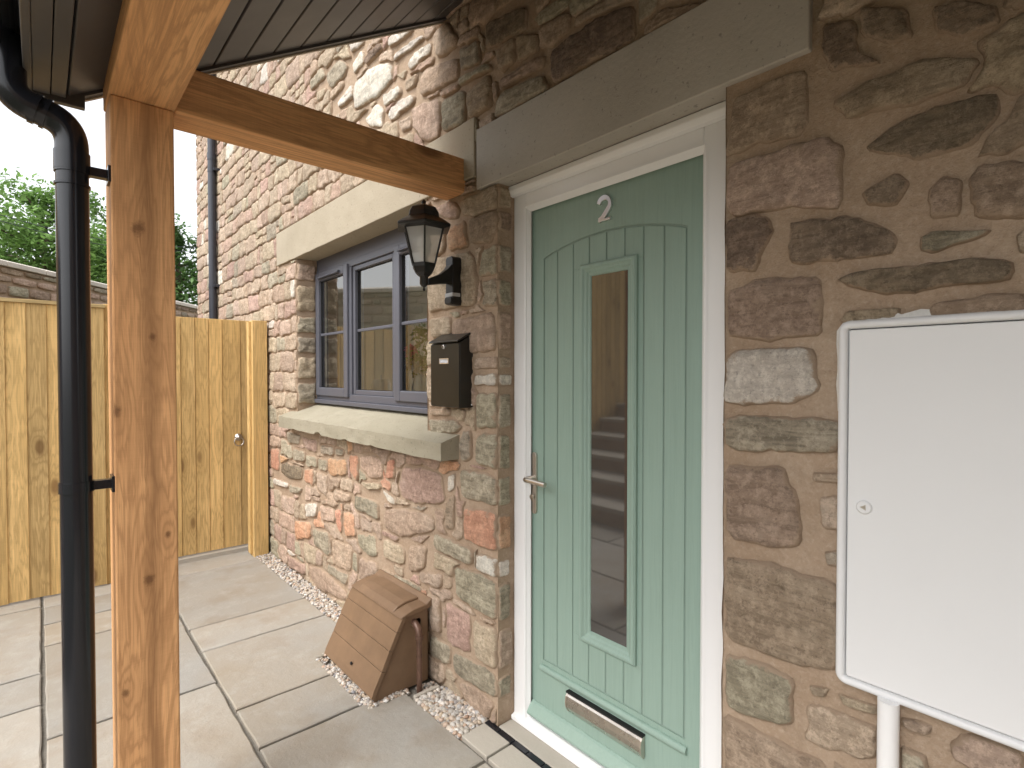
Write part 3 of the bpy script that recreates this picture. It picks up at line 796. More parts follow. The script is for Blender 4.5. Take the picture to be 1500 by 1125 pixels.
# room behind the window
rm = MB(); x0, x1, y0, y1, z0, z1 = T, 2.3, 1.75, 4.25, .30, 2.5
V = [(x, y, z) for z in (z0, z1) for y in (y0, y1) for x in (x0, x1)]
rm.add(V, [(0, 2, 3, 1), (4, 5, 7, 6), (0, 1, 5, 4), (2, 6, 7, 3)])
for ya, yb, za_, zb_ in ((y0, y1, 2.35, z1), (y0, 1.95, z0, 2.35)): rm.add([(x1, ya, za_), (x1, yb, za_), (x1, yb, zb_), (x1, ya, zb_)], [(0, 1, 2, 3)])
rm.build('interior_wall', M['white_in'], cot)
b = MB(); b.box(FX+.072, T+.06, WY0, WY1, 1.215, 1.245); b.build('inner_sill', M['white_in'], cot)
hl = MB(); hl.box(T, .32, DY0-.1, DY1+.1, -.05, DZ1+.1); hl.build('dark_hall_panel', M['dark_in'], cot)  # dark panel added to stand for the unlit hall behind the door

# ---- door frame and door
DX = .115                                # face of the leaf
LY0, LY1, LZ0, LZ1 = .785, 1.538, .054, 2.055
fm = MB()
for y0, y1 in ((LY1-.002, DY1-.002), (.700, LY0+.002)):
    fm.box(.082, .16, y0, y1, .0, DZ1-.0)
fm.box(.0825, .16, LY0+.002, LY1-.002, LZ1-.0, DZ1-.0)
frm = fm.build('door_frame', M['white'], cot, bevel=.004)
b = MB()
b.prism([(.100, LY1-.014, .03), (.100, LY1-.002, .03), (.0805, LY1+.012, .03), (.0805, LY1+.004, .03)], (0, 0, LZ1-.03)); b.build('bead', M['white'], frm)
b = MB(); b.prism([(.100, LY0, LZ1-.014), (.100, LY0, LZ1), (.0805, LY0, LZ1+.012), (.0805, LY0, LZ1+.004)], (0, LY1-LY0, 0)); b.build('bead', M['white'], frm)
b = MB(); b.prism([(.100, LY0+.014, .03), (.100, LY0+.002, .03), (.0805, LY0-.012, .03), (.0805, LY0-.004, .03)], (0, 0, LZ1-.03)); b.build('bead', M['white'], frm)
b = MB(); b.prism([(.080, .69, 2.108), (.062, .69, 2.112), (.052, .69, 2.128), (.056, .69, 2.148), (.080, .69, 2.153)], (0, DY1+.008-.69, 0)); b.build('head_drip', M['white'], frm, bevel=.003)
b = MB(); b.prism([(.066, .69, .006), (.066, .69, .022), (.098, .69, .034), (.150, .69, .040), (.150, .69, .006)], (0, DY1-.69-.003, 0)); b.build('threshold', M['white'], frm, bevel=.002)
b = MB(); b.box(-.001, .0665, DY0+.005, DY1-.005, -.04, .006); b.box(.0670, .20, DY0+.005, DY1-.005, -.04, .004); b.build('door_step', M['step'], cot, bevel=.003)
dslab = MB(); dslab.box(DX+.004, DX+.044, LY0+.004, LY1-.004, LZ0-.01, LZ1-.003)
door = dslab.build('door', M['doordark'], cot); tag(door, 'sage green boarded front door with a tall narrow glass panel')
def dpt(px, py): p = PX(px, py, DX); return p.y, p.z
gy = [dpt(x, 345)[0] for x in (797.6, 817, 840, 863.6, 888.8, 915.7, 943.3, 973.5, 1006)]   # decreasing y
AZ0, AR = 1.846, .05
yc, hw = (gy[0]+gy[-1])/2, (gy[0]-gy[-1])/2
arch = lambda y: AZ0+AR*math.cos(min(1, abs(y-yc)/hw)*math.pi/2)**.8
PB = .288
GY1, GY0 = dpt(866, 600)[0], dpt(918, 600)[0]; GZ1, GZ0 = (dpt(866, 405)[1]+dpt(918, 396)[1])/2, (dpt(866, 925)[1]+dpt(918, 948)[1])/2
TY1, TY0 = dpt(852, 600)[0], dpt(930, 600)[0]; TZ1, TZ0 = GZ1+(TY1-GY1)*1.0, GZ0-(TY1-GY1)*1.0
# stiles, rails and arched head around the boarding, as one skin plate with the moulded opening
def plate(poly, x0, x1, mb): return mb.prism([(x0, p[0], p[1]) for p in poly], (x1-x0, 0, 0))
sk = MB(); e = .004
sk.box(DX, DX+.004, gy[0]+e, LY1-.004, LZ0, LZ1-.003); sk.box(DX, DX+.004, LY0+.004, gy[-1]-e, LZ0, LZ1-.003)
sk.box(DX, DX+.004, gy[-1]-e, gy[0]+e, LZ0, PB-e)
N = 24; ax = [gy[-1]-e+(gy[0]-gy[-1]+2*e)*i/N for i in range(N+1)]
for i in range(N):
    plate([(ax[i], arch(ax[i])+e), (ax[i+1], arch(ax[i+1])+e), (ax[i+1], LZ1-.003), (ax[i], LZ1-.003)], DX, DX+.004, sk)
sk.build('door_skin', M['door'], door)
for i in range(8):
    y1, y0 = gy[i]-.003, gy[i+1]+.003; pm = MB()
    def body(z0, z1f, ya=y0, yb=y1):
        m = 6; pts = [(ya, z0), (yb, z0)]+[(yb+(ya-yb)*k/m, z1f(yb+(ya-yb)*k/m)) for k in range(m+1)]
        plate(pts, DX+.0005, DX+.005, pm)
    fin = lambda: pm.build('plank', M['door'], door, bevel=.0015, seg=1)
    if y1 > TY0 and y0 < TY1:      # boards stop at the glazing cassette
        body(TZ1-.01, lambda y: arch(y)-.003)
        part = y1 > TY1-.006 or y0 < TY0+.006
        if y1 > TY1-.006: body(TZ0+.01, lambda y: TZ1-.01, TY1-.006, y1)
        if y0 < TY0+.006: body(TZ0+.01, lambda y: TZ1-.01, y0, TY0+.006)
        if not part: fin(); pm = MB()
        body(PB, lambda y: TZ0+.01)
    else: body(PB, lambda y: arch(y)-.003)
    fin()
def cassette(prof):    # mitred moulding around the pane: prof = (offset from glass, x)
    mb = MB(); vs = []
    for o_, x in prof: vs += [(x, GY0-o_, GZ0-o_), (x, GY1+o_, GZ0-o_), (x, GY1+o_, GZ1+o_), (x, GY0-o_, GZ1+o_)]
    return mb.add(vs, [(i*4+k, i*4+(k+1) % 4, (i+1)*4+(k+1) % 4, (i+1)*4+k) for i in range(len(prof)-1) for k in range(4)])
to = TY1-GY1
cassette([(to, DX+.004), (to, DX-.010), (to-.006, DX-.016), (to-.014, DX-.016), (to-.020, DX-.010), (to-.027, DX-.008), (to-.032, DX-.003), (.004, DX-.001), (0, DX+.006)]).build('glazing_frame', M['door'], door)
gp = MB(); gp.add([(DX+.003, GY0-.002, GZ0-.002), (DX+.003, GY1+.002, GZ0-.002), (DX+.003, GY1+.002, GZ1+.002), (DX+.003, GY0-.002, GZ1+.002)], [(3, 2, 1, 0)]); gp.build('pane', M['darkglass'], door, recalc=False)
b = MB(); zr = (dpt(792, 974.7)[1]+dpt(1006, 1100)[1])/2; b.tube([(DX-.002, gy[0]+.012, zr), (DX-.002, gy[-1]-.012, zr)], .013, 14); b.build('rail_moulding', M['door'], door)
b = MB(); b.prism([(DX, LY0+.01, .105), (DX-.012, LY0+.01, .098), (DX-.036, LY0+.01, .066), (DX-.034, LY0+.01, .056), (DX, LY0+.01, .056)], (0, LY1-LY0-.02, 0)); b.build('weather_bar', M['door'], door, bevel=.004)
# letter plate
ly1, ly0 = dpt(835, 1030)[0], dpt(944, 1080)[0]; lz = (dpt(835, 1012)[1]+dpt(835, 1040)[1])/2; lh = .036
b = MB(); pr = [(DX-.001, lz-lh), (DX-.010, lz-lh), (DX-.022, lz-lh*.4), (DX-.024, lz+.004), (DX-.020, lz+lh*.7), (DX-.010, lz+lh), (DX-.001, lz+lh)]
b.prism([(x, ly0, z) for x, z in pr], (0, ly1-ly0, 0)); lp = b.build('letter_plate', M['steel'], door, bevel=.002)
b = MB(); b.box(DX-.019, DX-.001, ly0-.004, ly1+.004, lz+lh, lz+lh+.006); b.build('letter_plate_seal', M['rubber'], door)
for yy in (ly0, ly1): 
    b = MB(); b.prism([(x-.002, yy-.003, z) for x, z in pr], (0, .006, 0)); b.build('end_cap', M['satin'], door)
# handle
hy = dpt(784, 700)[0]; hz1, hz0 = dpt(784, 662)[1], dpt(784, 752)[1]
b = MB(); poly = [(hy+.014*math.cos(R(a)), hz1-.014+.014*math.sin(R(a))) for a in range(0, 181, 20)]+[(hy+.014*math.cos(R(a)), hz0+.014+.014*math.sin(R(a))) for a in range(180, 361, 20)]
plate(poly, DX-.009, DX+.002, b); hd = b.build('handle_plate', M['satin'], door, bevel=.002)
hz = dpt(786, 700)[1]
b = MB(); b.tube([(DX-.008, hy, hz), (DX-.050, hy+.001, hz), (DX-.058, hy-.006, hz), (DX-.060, hy-.02, hz), (DX-.060, hy-.115, hz-.004)], [.010, .010, .0105, .0105, .0095], 14); b.build('lever', M['satin'], door)
b = MB(); b.lathe([(.011, 0), (.011, .004), (.005, .012), (.004, .012)], (DX-.021, hy, hz-.075), 14, 'x'); b.build('keyhole_cylinder', M['satin'], door)
# numeral 2
nc = PX(887, 308, DX); n0, n1 = PX(884, 325, DX).z, PX(884, 291, DX).z; H2 = n1-n0
path = [(.40*math.cos(R(a)), .70+.30*math.sin(R(a))) for a in range(165, -46, -15)]+[(.10, .32), (-.12, .14), (-.36, .055)]
wd = [.20+.03*math.sin(i*.5) for i in range(len(path))]; vs = []; W2 = .78
for i, (a, c) in enumerate(path):
    q0, q1 = path[max(0, i-1)], path[min(len(path)-1, i+1)]; tx, tz = q1[0]-q0[0], q1[1]-q0[1]; L_ = math.hypot(tx, tz); nx, nz = -tz/L_, tx/L_
    for sgn in (-1, 1):
        for xx in (DX-.010, DX-.0005): vs.append((xx, nc.y-(a+nx*sgn*wd[i]*.62)*W2*H2, n0+(c+nz*sgn*wd[i]*.5)*H2))
m = len(path); fs = []
for i in range(m-1):
    A = i*4; B = A+4
    fs += [(A, A+2, B+2, B), (A+1, B+1, B+3, A+3), (A, B, B+1, A+1), (A+2, A+3, B+3, B+2)]
b = MB(); b.add(vs, fs+[(0, 1, 3, 2), (m*4-4, m*4-2, m*4-1, m*4-3)]); b.box(DX-.0103, DX-.0005, nc.y-.42*W2*H2, nc.y+.40*W2*H2, n0, n0+.10*H2)
b.build('house_number', M['chrome'], door, bevel=.001)

# ---- channel drain
dr = thing('channel_drain', (-.014, 1.2, 0), 'narrow black slot drain set along the front door step', 'drain')
b = MB(); b.box(-.027, -.002, .60, 1.66, -.04, -.006); b.build('channel', M['rubber'], dr)
for k in range(13):
    b = MB(); y = .61+k*.081; b.box(-.0265, -.0025, y, y+.078, -.004, .004); b.build('grate', M['blackplastic'], dr, bevel=.002)

# ================================================================ PORCH
por = thing('oak_porch', (-1.125, 1.885, 0), 'lean-to porch of orange oak posts and beams with a dark boarded soffit', 'porch')
PXA, PXB, PYB = -1.200, -1.052, 1.955
BZ0, BZ1 = 2.163, 2.303
b = MB(); b.box(PXA, PXB, PFY, PYB, -.03, BZ0-.001); b.build('post', M['oak_post'], por, bevel=.004)
b = MB(); b.box(PXA, PXB, -2.3, -2.155, -.03, BZ0-.001); b.build('post', M['oak_y'], por, bevel=.004)
b = MB(); b.box(PXA-.004, PXB+.004, -2.35, PYB, BZ0, 2.36); b.build('eaves_beam', M['oak_y'], por, bevel=.005)
b = MB(); b.box(PXB+.004, -.004, 1.809, 1.949, BZ0, BZ1); b.build('cross_beam', M['oak_x'], por, bevel=.005)
b = MB(); b.box(PXB+.004, -.004, -2.3, -2.16, BZ0, BZ1); b.build('cross_beam', M['oak_x'], por, bevel=.005)
VY = 1.985; SL = .612
sz = lambda x: 2.965+SL*x                # soffit height over x (x=0 at the wall)
TA = math.atan(SL); nx_, nz_ = -math.sin(TA), math.cos(TA)
roofm = MB(); xe = -1.30
up = lambda x, t: (x+nx_*t, sz(x)+nz_*t)
q = [up(xe, .012), up(-.001, .012), up(-.001, .16), up(xe-.02, .16)]
roofm.prism([(a, -2.4, c) for a, c in q], (0, VY+2.4-.03, 0)); roof = roofm.build('roof', M['slate'], por)
edges = [-1.284, -1.190]+[-.916+.0935*k for k in range(-2, 10)]
edges = [e for e in edges if e < -.03]+[-.004]
for i in range(len(edges)-1):
    a, c = edges[i]+.0035, edges[i+1]-.0035; b = MB()
    q = [up(a, 0), up(c, 0), up(c, .010), up(a, .010)]
    b.prism([(x, -2.4, z) for x, z in q], (0, VY+2.4-.034, 0)); b.build('soffit_board', M['soffit'], roof, bevel=.002, seg=1)
b = MB(); q = [up(xe+.03, -.008), up(-.001, -.008), up(-.001, .17), up(xe-.02, .17)]
b.prism([(x, VY-.034, z) for x, z in q], (0, .022, 0)); b.build('bargeboard', M['soffit'], roof)
b = MB(); q = [up(xe+.035, -.012), up(-.001, -.012), up(-.001, .012), up(xe+.035, .012)]
b.prism([(x, VY-.0115, z) for x, z in q], (0, .012, 0)); b.build('edge_trim', M['trim'], roof)
b = MB(); b.box(-1.374, -1.3565, -2.4, VY-.002, 2.168, 2.36); b.build('fascia', M['soffit'], roof, bevel=.003)
for xa, xb, za_ in ((-1.3560, -1.3205, 2.170), (-1.3185, -1.2875, 2.172)):
    b = MB(); b.box(xa, xb, -2.4, VY-.036, za_, za_+.012); b.build('soffit_strip', M['soffit'], roof, bevel=.002)
b = MB(); b.box(-1.372, -1.245, VY-.0345, VY-.0125, 2.158, 2.32); b.build('box_end', M['soffit'], roof, bevel=.002)
# gutter and downpipe
gt = thing('gutter', (-1.46, 1.0, 2.15), 'black half round plastic gutter along the porch eaves', 'gutter')
gz = 2.275; gr = .058; gx = -1.436; b = MB()
pr = [(gx+gr*math.cos(R(a)), gz+gr*math.sin(R(a))) for a in range(180, 361, 15)]+[(gx+(gr-.004)*math.cos(R(a)), gz+(gr-.004)*math.sin(R(a))) for a in range(360, 179, -15)]
b.prism([(x, -2.4, z) for x, z in pr], (0, 2.4+VY+.01, 0)); b.build('channel', M['blackplastic'], gt)
b = MB(); b.lathe([(gr, 0), (gr, .006)], (gx, VY+.008, gz), 20, 'y'); b.build('stop_end', M['blackplastic'], gt)
dp = thing('downpipe', (-1.277, 1.84, 0), 'glossy black round downpipe with offset bend clipped beside the oak post', 'drainpipe')
pr_ = .0355; pb = PY(110, 560, 1.84); pxa = pb.x
pz = PY(112, 228, 1.84).z
b = MB(); b.tube([(pxa, 1.84, -.03), (pxa, 1.84, pz)], pr_, 28); pipe = b.build('pipe', M['blackplastic'], dp)
def bez(a, b_, c, n): return [a*(1-t)**2+b_*2*t*(1-t)+c*t*t for t in [i/n for i in range(n+1)]]
K = Vector((pxa, 1.84, PY(110, 186, 1.84).z)); Q = PY(12, 140, 1.84); dirr = (Q-K).normalized()
A = Vector((pxa, 1.84, pz)); q0 = Q-dirr*.045
b = MB(); b.tube([A]+bez(A.lerp(K, .25), K, K+dirr*.05, 10)+[K.lerp(Q, .55)], pr_*1.02, 28); b.build('offset_bend', M['blackplastic'], dp)
gtop = Vector((Q.x, 1.84, gz-.03))
b = MB(); b.tube([K.lerp(Q, .45)]+bez(q0, Q, Q+Vector((0, 0, .045)), 10)+[gtop], pr_*1.02, 28); b.build('upper_bend', M['blackplastic'], dp)
for z_, hh in ((pz-.045, .05), (pz-.085, .006)):
    b = MB(); b.tube([(pxa, 1.84, z_), (pxa, 1.84, z_+hh)], pr_+.0035, 28); b.build('socket', M['blackplastic'], dp)
for t0, t1 in ((.10, .34), (.62, .95)):
    sA = K+dirr*.045; b = MB(); b.tube([sA.lerp(q0, t0), sA.lerp(q0, t1)], pr_+.0045, 28); b.build('socket', M['blackplastic'], dp)
for py in (248, 713):
    zz = PY(110, py, 1.84).z
    b = MB(); b.tube([(pxa, 1.84, zz-.014), (pxa, 1.84, zz+.014)], pr_+.003, 28); b.box(pxa+pr_-.004, PXA+.001, 1.826, 1.852, zz-.012, zz+.012); b.box(PXA-.006, PXA+.002, 1.812, 1.866, zz-.022, zz+.022)
    b.build('bracket', M['blackplastic'], dp, bevel=.001)

# ================================================================ FENCE, GATE
FY = 4.43; fen = thing('board_fence', (-1.8, FY, 0), 'treated feather edge board fence with a flat capping rail', 'fence')
x = -1.030; ftop = 1.842
def board(x0, x1, y, z0, z1, parent, thick=.016, lap=.006):
    b = MB(); b.prism([(x0, y, z0), (x1, y-lap, z0), (x1, y-lap+thick, z0), (x0, y+thick*.6, z0)], (0, 0, z1-z0)); return b.build('board', M['fence'], parent, bevel=.0015, seg=1)
while x > -5.4:
    board(x-.099, x-.0, FY, .012+random.uniform(-.004, .004), ftop if x > -2.4 else 2.9, fen); x -= .0955
b = MB(); b.box(-2.4, -1.022, FY-.016, FY+.045, ftop, ftop+.022); b.build('capping_rail', M['fence_x'], fen, bevel=.002)
for z in (.35, 1.0, 1.6): b = MB(); b.box(-5.5, -1.03, FY+.018, FY+.06, z, z+.08); b.build('rail', M['fence_x'], fen)
b = MB(); b.box(-1.03, -.94, FY+.02, FY+.11, -.02, ftop+.03); b.build('post', M['fence'], fen, bevel=.003)
GY = 4.60; gate = thing('timber_gate', (-.5, GY, 0), 'pale boarded garden gate with a small steel ring latch', 'gate')
xs = [PY(px, 600, GY).x for px in (265, 286, 306, 326)]; stp = .0945
ge = [xs[0]-stp*k for k in (4, 3, 2, 1)]+xs+[PY(352.5, 600, GY).x, -.084]
for i in range(len(ge)-1):
    board(ge[i]+.0015, ge[i+1]-.0005, GY, .045, 1.832, gate, .02, .005)
for z in (.3, .95, 1.55): b = MB(); b.box(ge[0], -.10, GY+.02, GY+.06, z, z+.09); b.build('rail', M['fence_x'], gate)
rp = PY(349, 643, GY); b = MB(); b.lathe([(.030, 0), (.027, -.008), (.012, -.012), (.009, -.022), (.003, -.024)], (rp.x, GY-.004, rp.z+.015), 18, 'y'); b.build('latch_rose', M['steel'], gate)
b = MB(); cpts = [(rp.x+.034*math.sin(R(a)), GY-.02-.004*(1-math.cos(R(a))), rp.z-.018+.034*math.cos(R(a))) for a in range(0, 361, 20)]; b.tube(cpts, .0048, 10); b.build('latch_ring', M['steel'], gate)
gp_ = thing('gate_post', (-.08, 4.41, 0), 'square timber gate post standing in the pebbles against the stone wall', 'post')
b = MB(); b.box(-.132, -.027, 4.36, 4.462, -.05, 1.818); b.build('shaft', M['fence'], gp_, bevel=.003)
b = MB(); b.box(-.150, -.1325, 4.40, 4.455, .02, 1.81); b.build('stop_strip', M['fence'], gp_, bevel=.002)
b = MB(); b.box(-1.0, -.10, 4.56, 4.66, -.03, .035); tag(b.build('kerb', M['step'], bevel=.005), kind='structure')

# ================================================================ THINGS ON THE WALL
# ---- white electricity meter box
mbx = thing('meter_box', (0, .19, .71), 'large white flush meter box with a rounded rim set in the stone wall', 'meter box')
def rrect(y0, y1, z0, z1, r, n=6):
    out = []
    for cy, cz, a in ((y1-r, z1-r, 0), (y0+r, z1-r, 90), (y0+r, z0+r, 180), (y1-r, z0+r, 270)): out += [(cy+r*math.cos(R(a+90*i/n)), cz+r*math.sin(R(a+90*i/n))) for i in range(n+1)]
    return out
BY0, BY1, BZa, BZb = BOXR
def shell(prof, y0, y1, z0, z1, r):
    mb = MB(); vs = []; nn = 0
    for inset, x in prof:
        q = rrect(y0+inset, y1-inset, z0+inset, z1-inset, max(.002, r-inset)); nn = len(q); vs += [(x, a, c) for a, c in q]
    return mb.add(vs, [(i*nn+k, i*nn+(k+1) % nn, (i+1)*nn+(k+1) % nn, (i+1)*nn+k) for i in range(len(prof)-1) for k in range(nn)], True)
s_ = shell([(0, .03), (0, -.016), (.004, -.023), (.011, -.025), (.016, -.022), (.018, -.016), (.018, .0)], BY0, BY1, BZa, BZb, .022); rim_o = s_.build('rim', M['boxwhite'], mbx)
s_ = shell([(.0205, -.004), (.0205, -.017), (.0225, -.0195)], BY0, BY1, BZa, BZb, .024); q = rrect(BY0+.0225, BY1-.0225, BZa+.0225, BZb-.0225, .004)
s_.add([(-.0195, a, c) for a, c in q], [tuple(range(len(q)))]); s_.build('lid', M['boxwhite'], mbx)
b = MB(); b.box(-.004, .02, BY0+.01, BY1-.01, BZa+.01, BZb-.01); b.build('shadow_gap', M['rubber'], mbx)
lk = PX(1266, 743, -.02); b = MB(); b.lathe([(.015, 0), (.015, -.003), (.012, -.0045)], (-.0195, lk.y, lk.z), 20, 'x'); lko = b.build('lock', M['boxwhite'], mbx)
b = MB(); b.lathe([(.0075, 0), (.0065, -.0015)], (-.0241, lk.y, lk.z), 3, 'x', False); b.build('key_socket', M['satin'], mbx)
sl = MB(); pts = []; random.seed(5)
nS = 26
for k in range(nS): sl_y = BY1-.015-(BY1-BY0-.03)*k/(nS-1); pts.append((sl_y, BZb+random.uniform(.007, .016)))
pts = [(BY1+.004, BZb-.20)]+[(BY1+.005+random.uniform(0, .003), BZb-.02-.03*k) for k in range(5, -1, -1)]+pts
vs = []
for a, c in pts: vs += [(-.006, a, c), (-.014, min(a, BY1-.004) if c < BZb else a, min(c, BZb-.003) if c >= BZb else c)]
sl.add(vs, [(2*i, 2*i+1, 2*i+3, 2*i+2) for i in range(len(pts)-1)], True); sl.build('sealant_bead', M['sealant'], mbx)
cpx = PX(1300, 1060, -.03); cnd = thing('cable_conduit', (-.024, cpx.y, 0), 'white plastic conduit running down the wall under the meter box', 'pipe')
b = MB(); b.tube([(-.024, cpx.y, -.02), (-.024, cpx.y, BZa+.004)], .0195, 24); b.build('tube', M['white'], cnd)
b = MB(); b.tube([(-.024, cpx.y, .30), (-.024, cpx.y, .32)], .0225, 24); b.box(-.024, .01, cpx.y-.03, cpx.y+.03, .302, .318); b.build('clip', M['white'], cnd)

# ---- black post box
pbx = thing('post_box', (-.035, 1.87, 1.34), 'slim black metal post box with a sloping lid and tiny label window', 'letterbox')
by0 = PX(693, 540, 0).y; bx = PY(673, 545, by0).x; by1 = PX(631, 545, bx).y
bz0, bz1 = PX(673, 598, bx).z, PX(673, 497, bx).z; zback = PX(693, 484, -.005).z
b = MB(); b.prism([(.0, by0, bz0), (bx+.004, by0, bz0), (bx+.004, by0, bz1-.012), (.0, by0, zback-.012)], (0, by1-by0, 0)); b.build('body', M['postbox'], pbx, bevel=.002)
b = MB(); b.box(bx-.001, bx+.0045, by0+.002, by1-.002, bz0+.004, bz1-.016); b.build('front_door', M['postbox'], pbx, bevel=.0015)
b = MB(); b.prism([(.0, by0-.002, zback-.011), (bx-.010, by0-.002, bz1-.010), (bx-.010, by0-.002, bz1-.004), (.0, by0-.002, zback)], (0, by1-by0+.004, 0)); b.build('lid', M['postbox'], pbx, bevel=.0015)
lk = PX(650.5, 508, bx); b = MB(); b.lathe([(.0095, 0), (.0095, -.004), (.007, -.006)], (bx-.001, lk.y, lk.z), 18, 'x'); b.build('lock', M['chrome'], pbx)
b = MB(); b.box(bx-.009, bx-.006, lk.y-.0015, lk.y+.0015, lk.z-.007, lk.z+.004); b.build('keyhole', M['rubber'], pbx)
lw = PX(651, 529, bx); ring(lw.y-.034, lw.y+.034, lw.z-.0115, lw.z+.0115, .004, bx-.004, bx+.001).build('label_frame', M['chrome'], pbx)
b = MB(); b.box(bx-.0022, bx, lw.y-.031, lw.y+.031, lw.z-.008, lw.z+.008); b.build('name_label', M['label'], pbx)
for zz in (bz0+.012, zback-.03): b = MB(); b.lathe([(.0035, 0), (.002, -.002)], (bx*.12, by0-.001, zz), 10, 'y'); b.build('rivet', M['chrome'], pbx)

# ---- wall lantern
yl = 1.857; lx = PY(621, 380, yl).x
lan = thing('wall_lantern', (-.01, yl, 1.8), 'black six sided coach lantern on a curved arm with motion sensor', 'lamp')
Z = lambda py: PY(621, py, yl).z
zb1, zb0 = PX(668, 378, -.02).z, PX(668, 448, -.02).z
q = rrect(yl-.027, yl+.027, zb0, zb1, .014, 3); b = MB(); b.prism([(.008, a, c) for a, c in q], (-.066, 0, 0)); b.build('back_plate', M['blackmetal'], lan, bevel=.004)
b = MB(); b.box(-.0605, -.020, yl-.0278, yl+.0278, zb0+.034, zb0+.050); b.build('sensor_window', M['sensor'], lan, bevel=.002)
b = MB(); b.prism([(.004, a, c) for a, c in rrect(yl-.0255, yl+.0255, zb0+.002, zb0+.034, .012, 3)], (-.070, 0, 0)); b.build('sensor_housing', M['blackmetal'], lan, bevel=.004)
za = PX(668, 395, -.03).z
arm = [Vector((-.050, yl, za-.01)), Vector((-.075, yl, za-.030)), Vector((-.105, yl, za-.045)), Vector((lx+.02, yl, Z(410)-.004))]
b = MB(); vs = []
for i, (p, hh, ww) in enumerate(zip(arm, (.048, .034, .023, .015), (.024, .019, .015, .012))):
    vs += [(p.x, p.y-ww, p.z-hh), (p.x, p.y+ww, p.z-hh), (p.x, p.y+ww, p.z+hh*.8), (p.x, p.y-ww, p.z+hh*.8)]
b.add(vs, [(i*4+k, i*4+(k+1) % 4, i*4+4+(k+1) % 4, i*4+4+k) for i in range(3) for k in range(4)]+[(0, 1, 2, 3), (12, 13, 14, 15)]); b.build('arm', M['blackmetal'], lan, bevel=.004)
c0 = (lx, yl, 0); ra = R(0)
b = MB(); b.lathe([(.0, Z(427)), (.006, Z(425)), (.0035, Z(421)), (.012, Z(419)), (.017, Z(416)), (.017, Z(405)), (.022, Z(403))], c0, 16); b.build('lower_finial', M['blackmetal'], lan)
b = MB(); b.lathe([(.022, Z(405)), (.038, Z(400)), (.050, Z(392)), (.052, Z(387)), (.044, Z(386))], c0, 6, 'z', False, ra); b.build('cup', M['blackmetal'], lan)
rb, rt_, zb_, zt_ = .050, .087, Z(387), Z(336)
for k in range(6):
    a0, a1 = ra+k*math.pi/3, ra+(k+1)*math.pi/3
    P = [(lx+r*math.cos(a), yl+r*math.sin(a), z) for r, z, a in ((rb-.003, zb_, a0), (rb-.003, zb_, a1), (rt_-.003, zt_, a1), (rt_-.003, zt_, a0))]
    b = MB(); b.add(P, [(0, 1, 2, 3)]); b.build('pane', M['lampglass'], lan, recalc=False)
    b = MB(); b.tube([(lx+rb*math.cos(a0), yl+rb*math.sin(a0), zb_-.002), (lx+rt_*math.cos(a0), yl+rt_*math.sin(a0), zt_)], .0042, 6); b.build('glazing_bar', M['blackmetal'], lan)
b = MB(); b.lathe([(.085, Z(338)), (.119, Z(335)), (.119, Z(332)), (.096, Z(326)), (.070, Z(320)), (.066, Z(313)), (.055, Z(306)), (.034, Z(302)), (.012, Z(300))], c0, 6, 'z', False, ra); b.build('roof', M['blackmetal'], lan, bevel=.003)
b = MB(); b.lathe([(.011, Z(301)), (.006, Z(299.5)), (.009, Z(297.5)), (.010, Z(296)), (.006, Z(293.5)), (.001, Z(292))], c0, 14); b.build('finial', M['blackmetal'], lan)
b = MB(); b.lathe([(.016, zb_), (.016, zb_+.02), (.013, zb_+.024), (.020, zb_+.045), (.030, zb_+.075), (.028, zb_+.10), (.015, zb_+.118), (.002, zb_+.122)], c0, 18); b.build('bulb', M['lampbulb'], lan)

# ---- brown gas meter box and pipe
gb = thing('gas_meter_box', (-.16, 2.31, 0), 'brown sloping plastic gas meter housing standing on pebbles under the window', 'meter box')
YN, YF = 2.06, 2.56
prof = [(-.30, .0), (-.318, .030), (-.308, .058), (-.272, .125), (-.228, .217), (-.188, .294), (-.170, .327), (-.150, .338), (-.110, .347), (-.03, .352), (-.03, .0)]
b = MB(); b.prism([(x*.985, YN+.012, z*.99) for x, z in prof], (0, YF-YN-.024, 0)); b.build('body', M['brown'], gb, bevel=.004)
def cover(y0, y1, pts, t, name):
    b = MB(); q = pts+[(x+t*.9, z-t*.35) for x, z in pts[::-1]]; b.prism([(x, y0, z) for x, z in q], (0, y1-y0, 0)); return b.build(name, M['brown'], gb, bevel=.0012)
front = prof[1:8]
def along(z): 
    for (xa, za_), (xb, zb_2) in zip(front, front[1:]):
        if za_ <= z <= zb_2: return xa+(xb-xa)*(z-za_)/(zb_2-za_)
cuts = [.030, .128, .205, .275, .330]
for i in range(4):
    zsn = sorted({cuts[i]+.0007, cuts[i+1]-.0007}|{z for _, z in front if cuts[i]+.003 < z < cuts[i+1]-.003})
    cover(YN, YF, [(along(z), z) for z in zsn], .02, 'front_panel')
b = MB(); b.prism([(x, YN, z) for x, z in [(-.180, .328), (-.150, .341), (-.110, .352), (-.045, .356), (-.018, .376), (-.006, .372), (-.012, .345), (-.03, .335), (-.15, .325)]], (0, YF-YN, 0)); b.build('lid', M['brown'], gb, bevel=.004)
b = MB(); b.prism([(x, YN+.075, z) for x, z in [(-.176, .330), (-.150, .353), (-.110, .364), (-.045, .367), (-.03, .350)]], (0, YF-YN-.15, 0)); b.build('raised_panel', M['brown'], gb, bevel=.005)
kp = PY(516, 979, 2.3); kx = along(.075)
b = MB(); b.lathe([(.007, 0), (.007, .006)], (kx-.006, 2.29, .085), 12, 'x'); b.build('lock_hole', M['rubber'], gb)
b = MB(); b.lathe([(.020, 0), (.020, -.002), (.017, -.002), (.017, 0)], (-.085, YN+.012, .285), 20, 'y'); b.build('knockout', M['brown'], gb)
